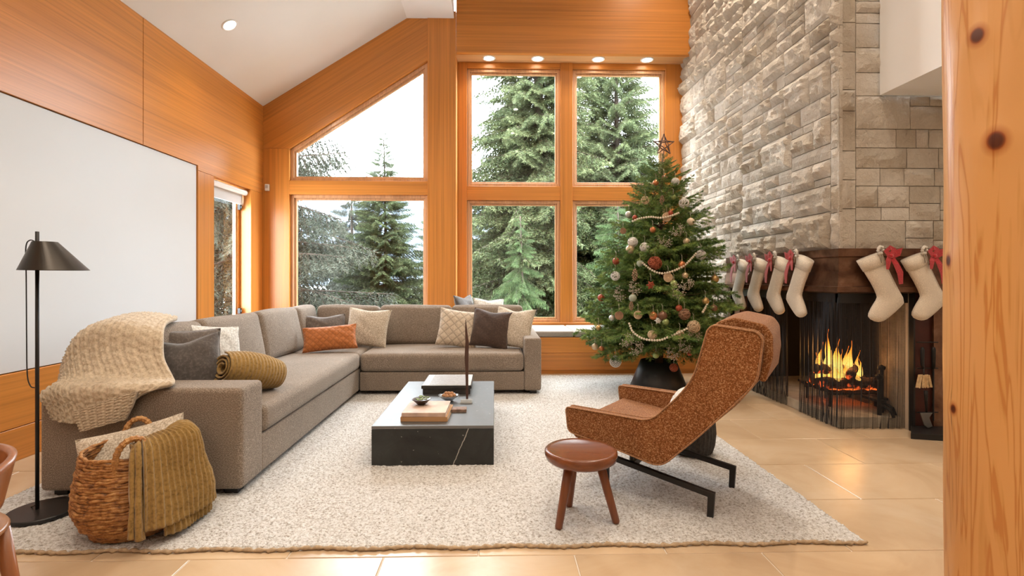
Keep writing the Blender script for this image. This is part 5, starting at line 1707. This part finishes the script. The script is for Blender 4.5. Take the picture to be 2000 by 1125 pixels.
ORN = [
    (1.419, 5.148, 1.806, .026, 'rust', 'small rust red ball just below the upper bead swag, left side'),
    (1.936, 5.012, 1.751, .038, 'cream', 'cream ball on the upper right edge of the tree'),
    (1.551, 4.985, 1.667, .030, 'copper', 'copper ball under the upper bead swag'),
    (1.318, 5.223, 1.678, .032, 'browndisc', 'brown wood slice on the upper left edge of the tree'),
    (1.375, 5.064, 1.552, .049, 'whitetwine', 'white twine ball above the champagne ball at upper left'),
    (1.348, 5.059, 1.480, .044, 'champagne', 'champagne ball right below a white twine ball at upper left'),
    (1.465, 4.967, 1.495, .046, 'whitetwine', 'white twine ball to the right of the champagne ball at upper left'),
    (1.858, 4.913, 1.547, .033, 'champagne', 'small champagne ball alone at upper right'),
    (1.537, 4.876, 1.338, .065, 'rustwicker', 'large rust twine ball in the middle of the tree'),
    (1.232, 5.170, 1.366, .037, 'rust', 'rust red ball at the left edge level with the large twine ball'),
    (1.413, 4.943, 1.337, .033, 'sage', 'sage grey ball just left of the large rust twine ball'),
    (1.783, 4.832, 1.322, .035, 'copper', 'copper ball above the right end of the middle bead swag'),
    (1.641, 4.805, 1.200, .044, 'disc', 'birch wood slice hanging right under the middle bead swag'),
    (1.362, 4.940, 1.225, .045, 'cone', 'long pine cone left of the tree middle'),
    (1.802, 4.803, 1.219, .030, 'champagne', 'champagne ball right of the birch slice under the middle swag'),
    (1.687, 4.782, 1.142, .034, 'green', 'olive green ball below the birch slice in the tree middle'),
    (1.484, 4.832, 1.127, .044, 'flower', 'rust red flower ornament left of the tree middle'),
    (1.212, 5.111, 1.215, .046, 'wire', 'pale wire ball at the left edge of the tree middle'),
    (2.139, 4.925, 1.185, .040, 'gold', 'gold ball at the right edge near the stockings'),
    (2.001, 4.920, 1.419, .048, 'wire', 'pale wire ball at the right end of the middle bead swag'),
    (1.522, 5.142, 1.982, .042, 'disc', 'birch wood slice hanging at upper left above the top swag'),
    (1.668, 5.065, 1.971, .036, 'cone', 'pine cone hanging high beneath the star'),
    (1.836, 5.161, 2.173, .040, 'whitetwine', 'white twine ball near the tree top on the right'),
    (1.723, 5.168, 2.210, .031, 'brown', 'highest brown ball close under the star'),
    (1.639, 5.166, 2.163, .031, 'copper', 'copper ball near the tree top on the left'),
    (1.784, 5.071, 2.003, .026, 'green', 'small green ball near the top right of the tree'),
    (1.892, 5.072, 1.942, .050, 'wire', 'large pale wire ball near the top beside the stone wall'),
    (1.690, 4.991, 1.794, .045, 'disc', 'birch wood slice at the middle of the top bead swag'),
    (1.729, 5.001, 1.830, .030, 'rust', 'rust ball touching the birch slice on the top swag'),
    (1.380, 5.237, 1.848, .036, 'silver', 'silver ball on the upper left tip of the tree'),
    (1.093, 5.232, .992, .037, 'rust', 'rust ball sticking out at the left edge above the lower swag'),
    (1.327, 4.887, 1.003, .037, 'sage', 'sage grey ball above the lower bead swag'),
    (1.309, 4.875, .925, .035, 'cone', 'small pine cone under the sage ball at lower left'),
    (1.357, 4.815, .846, .040, 'disc', 'birch slice on a long cord above the lower bead swag'),
    (1.207, 4.939, .832, .042, 'browndisc', 'brown wood slice at lower left of the tree'),
    (1.482, 4.748, .841, .039, 'copper', 'copper ball at the centre above the lower bead swag'),
    (1.712, 4.717, .915, .031, 'rust', 'rust ball at lower right above the brown twine ball'),
    (1.986, 4.775, .978, .034, 'gold', 'gold ball at the top of the short right bead swag'),
    (2.071, 4.792, .910, .034, 'brown', 'brown ball at the right edge beside the short bead swag'),
    (1.835, 4.677, .747, .057, 'twine', 'big tan twine ball at the right end of the lower swag'),
    (1.460, 4.709, .669, .042, 'wicker', 'tan twine egg hanging on the lower bead swag'),
    (1.699, 4.656, .674, .041, 'disc', 'birch slice hanging right under the lower swag'),
    (1.027, 5.22, .492, .034, 'champagne', 'champagne ball hanging off the lowest left branch'),
    (1.092, 5.20, .469, .031, 'copper', 'copper ball beside the champagne ball on the lowest left branch'),
    (1.215, 5.12, .356, .060, 'whitedisc', 'big white filigree disc hanging lowest on the left'),
    (1.046, 5.131, .695, .027, 'gold', 'small gold ball at the lower left tip of the tree'),
    (1.150, 4.998, .803, .030, 'silver', 'small silver ball behind the brown slice at lower left'),
    (1.518, 4.724, .800, .036, 'flowerw', 'white flower ornament under the centre copper ball'),
    (1.582, 4.702, .788, .032, 'green', 'green ball right of the white flower ornament'),
    (1.746, 4.95, .322, .040, 'rustwicker', 'rust twine ball hanging lowest above the collar'),
    (1.851, 4.816, .481, .025, 'rust', 'small rust ball low down beside the lounge chair back'),
    (1.547, 4.877, .453, .030, 'green', 'green ball hanging low at the tree centre'),
    (1.759, 4.702, .859, .052, 'brownwicker', 'brown twine ball right of the tree centre above the lower swag'),
    (1.561, 4.723, .843, .043, 'brown', 'large brown ball next to the centre copper ball'),
]
orr = random.Random(15)
def wraps(mb, c, r, n_, tr_):
    for i in range(n_):
        ax1 = Vector((orr.gauss(0, 1), orr.gauss(0, 1), orr.gauss(0, 1))).normalized()
        u_ = ax1.orthogonal().normalized(); v_ = ax1.cross(u_)
        pts = [Vector(c) + (u_ * math.cos(t) + v_ * math.sin(t)) * r * .97 + ax1 * r * .12 * math.sin(2 * t + i) for t in [2 * PI * k / 18 for k in range(18)]]
        mb.tube(pts, tr_, 4, closed=True)
    return mb
for (x, y, z, r, kind, lab) in ORN:
    o = thing('tree_ornament', lab, 'ornament', (x, y, z), group='ornaments on the christmas tree')
    c = (x, y, z)
    if kind in ('whitetwine', 'wire', 'rustwicker', 'brownwicker', 'twine', 'wicker'):
        mt = om[{'whitetwine': 'white', 'wire': 'white', 'rustwicker': 'rustt', 'brownwicker': 'brownt', 'twine': 'tan', 'wicker': 'tan'}[kind]]
        if kind != 'wire':
            MB().sphere(c, r * .86, 12, 8).part('core', mt, o, smooth=True)
        wraps(MB(), c, r, 14, r * .075).part('twine_wrap', mt, o, smooth=True)
    elif kind in ('disc', 'browndisc', 'whitedisc'):
        mt = om['wood' if kind == 'disc' else 'dwood'] if kind != 'whitedisc' else om['white']
        d = MB()
        n_ = 28
        for yy in (-.006, .006):
            for k in range(n_):
                t = 2 * PI * k / n_
                d.v.append((x + r * math.cos(t), y + yy, z + r * math.sin(t)))
        d.f.append(tuple(range(n_))); d.f.append(tuple(range(2 * n_ - 1, n_ - 1, -1)))
        for k in range(n_):
            k2 = (k + 1) % n_
            d.f.append((k, k + n_, k2 + n_, k2))
        d.part('slice', mt, o, bevel=.001, segs=1)
        if kind == 'whitedisc':
            e = MB()
            for k in range(10):
                t = 2 * PI * k / 10
                e.tube([(x + .018 * math.cos(t + a) + r * .55 * math.cos(t), y - .0075, z + .018 * math.sin(t + a) + r * .55 * math.sin(t)) for a in [2 * PI * q / 10 for q in range(10)]], .0022, 4, closed=True)
            e.part('filigree', plain('grey_filigree', (.32, .30, .27), .8), o)
        else:
            e = MB()
            for q in (.3, .55, .8):
                e.tube([(x + r * q * math.cos(a), y - .0065, z + r * q * math.sin(a)) for a in [2 * PI * k / 16 for k in range(16)]], .0012, 4, closed=True)
            e.part('growth_rings', om['brownt'], o)
    elif kind == 'cone':
        k_ = MB()
        for i in range(34):
            t = i / 34; a = i * 2.4
            rr = r * .55 * math.sin(PI * (.12 + .8 * t)) ; zz = z + r * 1.3 * (1 - 2 * t)
            p = Vector((x + rr * .5 * math.cos(a), y + rr * .5 * math.sin(a), zz)); q = Vector((x + rr * 1.25 * math.cos(a), y + rr * 1.25 * math.sin(a), zz - r * .12))
            k_.tube([p, p.lerp(q, .6), q], [r * .1, r * .16, r * .05], 5)
        k_.part('scales', om['cone'], o)
    elif kind in ('flower', 'flowerw'):
        k_ = MB()
        for i in range(12):
            a = i * 2 * PI / 6 + (.5 if i >= 6 else 0); L = r * (1 if i < 6 else .7)
            q = Vector((x + L * math.cos(a), y - (.01 if i >= 6 else 0), z + L * math.sin(a)))
            k_.tube([Vector(c), Vector(c).lerp(q, .6) + Vector((0, -.006, 0)), q], [r * .1, r * .24, r * .06], 6)
        k_.sphere((x, y - .012, z), r * .22, 8, 6)
        k_.part('petals', om['rust' if kind == 'flower' else 'white'], o, smooth=True)
    else:
        bo = MB().sphere(c, r, 20, 14).part('ball', om[kind], o, smooth=True)
        MB().lathe([(.001, r * .98), (r * .22, r * .96), (r * .22, r * 1.14), (.001, r * 1.16)], c, 10, False).part('cap', om['gold'], bo)
    MB().tube([(x, y, z + r), (x + .002, y + .006, z + r + .05), (x, y + .03, z + r + .07)], .0014, 4).part('cord', cord_m, o)

beads = [
    ([(1.396, 5.140, 1.769), (1.454, 5.089, 1.789), (1.540, 5.033, 1.798), (1.629, 4.991, 1.783), (1.727, 4.982, 1.803), (1.809, 4.998, 1.835)], 'cream wooden bead garland swag near the tree top'),
    ([(1.419, 4.931, 1.354), (1.457, 4.891, 1.308), (1.509, 4.851, 1.264), (1.573, 4.820, 1.239), (1.642, 4.807, 1.248), (1.715, 4.806, 1.273), (1.793, 4.818, 1.312), (1.862, 4.844, 1.366), (1.930, 4.881, 1.427)], 'cream wooden bead garland swag across the tree middle'),
    ([(1.277, 4.827, .763), (1.289, 4.800, .707), (1.319, 4.767, .668), (1.374, 4.724, .634), (1.436, 4.691, .624), (1.512, 4.663, .627), (1.589, 4.651, .656), (1.668, 4.647, .689), (1.755, 4.653, .731)], 'long cream wooden bead garland swag low on the tree'),
    ([(1.999, 4.760, .960), (1.959, 4.733, .913), (1.920, 4.709, .867)], 'short cream bead garland piece at the tree\'s right side'),
]
bead_me = MB().sphere((0, 0, 0), .0112, 10, 7).mesh('bead', smooth=True); bead_me.materials.append(plain('cream_wood_bead', (.64, .55, .43), .6))
for pts, lab in beads:
    o = thing('bead_garland', lab, 'garland', pts[0], group='bead garlands on the christmas tree')
    L = catmull(pts, 200)
    acc = 0; last = L[0]
    link('bead', bead_me, None, o, True, Matrix.Translation(L[0]))
    for p in L[1:]:
        acc += (p - last).length; last = p
        if acc > .0225:
            link('bead', bead_me, None, o, True, Matrix.Translation(p + Vector((0, -.012, 0)))); acc = 0
    MB().tube([p + Vector((0, -.012, 0)) for p in L[::5]], .0015, 4).part('string', cord_m, o)
# glittery berry sprigs
spg = MB(); s_r = random.Random(5)
for i in range(9):
    a = s_r.uniform(-1.0, 1.0); L = s_r.uniform(.06, .13)
    e = Vector((L * math.sin(a), -.03 * s_r.random(), L * math.cos(a)))
    spg.tube([Vector((0, 0, 0)), e * .5 + Vector((0, -.005, 0)), e], .0012, 3)
    for k in range(6):
        p = e * (.45 + .11 * k) + Vector((s_r.uniform(-.012, .012), s_r.uniform(-.012, .012), s_r.uniform(-.012, .012)))
        spg.sphere(p, .0045, 6, 4)
spg_me = spg.mesh('berry_spray', smooth=True); spg_me.materials.append(plain('champagne_berry', (.52, .44, .35), .4, .3))
for (x, y, z, rot, lab) in ((1.62, 4.93, 1.49, .4, 'champagne berry sprig in the upper middle of the tree'), (1.80, 4.93, 1.60, -.5, 'champagne berry sprig at upper right of the tree'), (1.66, 4.75, 1.03, .9, 'champagne berry sprig below the green ball in the middle'), (1.80, 4.72, 1.08, -.4, 'champagne berry sprig at the right of the tree middle'),
                       (1.29, 4.92, 1.07, 1.1, 'champagne berry sprig at the left of the tree middle'), (1.17, 5.05, 1.02, 1.3, 'champagne berry sprig on the left edge of the tree'), (1.30, 4.83, .56, -.8, 'champagne berry sprig low on the left of the tree'), (1.39, 4.80, .50, -1.0, 'champagne berry sprig left of centre in the lowest boughs'), (1.62, 4.79, .45, .9, 'champagne berry sprig low at the centre above the collar'), (1.72, 4.74, .52, .8, 'champagne berry sprig low right above the collar'), (1.81, 4.70, .62, .5, 'champagne berry sprig just left of the chair\'s headrest')):
    o = link('berry_sprig', spg_me, None, None, True, Matrix.Translation((x, y - .01, z)) @ Matrix.Rotation(rot, 4, 'Y') @ Matrix.Scale(1.05, 4))
    tag(o, lab, 'sprig', 'berry sprigs on the christmas tree')

# ---------------------------------------------------------------- outdoors
gnd_m = plain('snowy_ground', (.30, .30, .28), .95, var=.45, scale=1.3)
gnd = MB().grid(lambda u, v: (-90 + 180 * u, Y2 + .35 + 150 * v ** 1.6, -.75 + .35 * VN(u * 60, v * 50) - .02 * v * 40), 60, 50).part('ground', gnd_m, None, smooth=True)
tag(gnd, 'pale snowy ground outside the windows', 'ground', kind='structure')
hill_m = plain('hazy_mountain', (.085, .105, .13), .95, var=.15, scale=.05)  # haze of distance is put into this blue-grey base colour
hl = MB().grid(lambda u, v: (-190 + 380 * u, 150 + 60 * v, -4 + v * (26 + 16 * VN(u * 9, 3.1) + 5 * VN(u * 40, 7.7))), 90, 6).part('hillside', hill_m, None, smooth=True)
tag(hl, 'distant hazy blue mountain slope beyond the trees', 'mountain', kind='structure')
lf_grey = leafy('blue_spruce_needles', ((.026, .031, .023), (.060, .067, .05), (.12, .13, .105)), .7)
lf_green = leafy('spruce_needles', ((.036, .056, .024), (.088, .116, .05), (.165, .195, .10)), .65)
lf_bright = leafy('young_spruce_needles', ((.036, .08, .034), (.095, .165, .065), (.165, .24, .115)), .6)
lf_frost = leafy('frosted_shrub_needles', ((.06, .066, .056), (.10, .11, .097), (.16, .17, .16)), .8)
def bset(nm, leaf, s0, hang, droop, ntw=22, needles=150, nlen=.034, nwid=.0075, spread=.42, n_=3):
    return [conifer_branch('bough', s0 + i, ntw, needles, nlen, nwid, droop + .04 * i, hang, spread, leaf, bark_o, .012) for i in range(n_)]
B_grey = bset('g', lf_grey, 200, .8, .12, 30, 210, .034, .0075, .36)
B_green = bset('n', lf_green, 220, .38, .14, 22, 170, .038, .0095, .44)
B_bright = bset('b', lf_bright, 240, .6, .16, 22, 170, .036, .0090, .42)
B_frost = bset('f', lf_frost, 260, .15, .05, 18, 150)
def spruce(name, lab, x, y, H, R0, leaf, zmax, n_per, dz, sd, z0=-.6, tr=.14, pitch=-8, power=.8, zmin=.0, group='spruce trees outside the windows', azim=None):
    r = random.Random(sd)
    o = thing(name, lab, 'tree', (x, y, z0), group=group)
    MB().tube([(x, y, z0 - .3), (x + .05, y, z0 + H * .5), (x, y, z0 + H)], [tr, tr * .55, .01], 8).part('trunk', bark_o, o, smooth=True)
    z = z0 + zmin; k_ = 0
    while z < min(zmax, z0 + H * .985):
        fr_ = (z - z0) / H
        L0 = R0 * (1 - fr_) ** power
        for i in range(n_per):
            a = k_ * 2.39996 + r.uniform(-.3, .3); k_ += 1
            if azim and not (azim[0] < ((a + PI) % (2 * PI)) - PI < azim[1]): continue
            L = L0 * r.uniform(.75, 1.12) + .08
            p = R(pitch + 46 * max(0, fr_ - .45) + r.uniform(-9, 9))
            M = Matrix.Translation((x, y, z + r.uniform(-dz, dz) * .5)) @ Matrix.Rotation(a, 4, 'Z') @ Matrix.Rotation(-p, 4, 'Y') @ Matrix.Rotation(r.uniform(-.35, .35), 4, 'X') @ Matrix.Diagonal((L, L * r.uniform(.8, 1.05), L * .9, 1))
            link('bough', leaf[k_ % len(leaf)], None, o, True, M)
        z += dz
    return o
spruce('spruce_tree', 'grey-green spruce with long drooping boughs filling the left windows', -5.15, 10.4, 14, 3.0, B_grey, 6.2, 8, .52, 1, tr=.2, pitch=0, power=.6)
spruce('spruce_tree', 'slim young spruce with pointed tip in the left window', -2.80, 13.0, 5.55, 1.6, B_green, 9, 10, .16, 2, tr=.07, pitch=4, power=.9)
spruce('spruce_tree', 'tall dense spruce behind the left half of the bay window', .98, 12.0, 12.5, 2.6, B_green, 7.0, 11, .22, 3, tr=.2, pitch=-8, power=.85)
spruce('spruce_tree', 'broad olive spruce behind the right half of the bay window', 2.98, 12.6, 9.0, 2.9, B_green, 8, 11, .21, 4, tr=.14, pitch=-2, power=.9)
spruce('spruce_tree', 'small bright green spruce in front of the tall dense one', .50, 10.0, 3.0, 1.15, B_bright, 4, 7, .17, 5, tr=.05, pitch=-26, power=.85)
spruce('spruce_tree', 'bright green spruce low behind the christmas tree', 2.55, 10.6, 3.6, 1.4, B_bright, 4, 7, .20, 6, tr=.06, pitch=-14)
spruce('spruce_tree', 'dark young spruce at the right edge of the left window', -1.75, 15.5, 4.9, 1.25, B_green, 9, 7, .22, 7, tr=.07, pitch=2)
spruce('spruce_tree', 'grey spruce behind the slim one in the left window', -4.6, 16.5, 5.2, 2.1, B_grey, 9, 7, .3, 8, tr=.1)
spruce('spruce_tree', 'pale spruce at the left edge of the bay window', -.75, 14.5, 5.4, 1.5, B_green, 9, 7, .26, 9, tr=.09)
spruce('spruce_tree', 'far spruce behind the stone chimney side of the bay', 5.6, 15.0, 7.5, 2.2, B_green, 7, 7, .32, 10, tr=.12)
spruce('spruce_tree', 'far dark spruce between the two large bay spruces', 2.2, 18.0, 4.6, 1.9, B_green, 8, 7, .3, 11, tr=.1)
spruce('spruce_tree', 'far dark spruce behind the small bright one', .2, 17.0, 4.2, 1.9, B_green, 8, 7, .3, 12, tr=.1)
spruce('spruce_tree', 'grey spruce seen through the narrow side window', -7.6, 11.6, 11, 2.6, B_grey, 5.6, 7, .36, 13, tr=.16)
for (x, y, s_, lab) in ((-2.9, 9.1, .62, 'frosted pale shrub low in the left window near the corner'), (-2.15, 11.3, .6, 'frosted pale shrub below the slim young spruce'), (-4.2, 8.7, .62, 'frosted pale shrub beside the trunk of the drooping spruce'), (-1.35, 9.6, .6, 'frosted shrub at the right bottom of the left window')):
    o = thing('frosted_shrub', lab, 'shrub', (x, y, -.6), group='frosted shrubs under the windows')
    r = random.Random(int(x * 100))
    for i in range(40):
        a = i * 2.4; p = R(r.uniform(25, 85)); L = s_ * r.uniform(.7, 1.1)
        M = Matrix.Translation((x + r.uniform(-.25, .25), y + r.uniform(-.25, .25), -.62)) @ Matrix.Rotation(a, 4, 'Z') @ Matrix.Rotation(-p, 4, 'Y') @ Matrix.Scale(L, 4)
        link('bough', B_frost[i % 3], None, o, True, M)
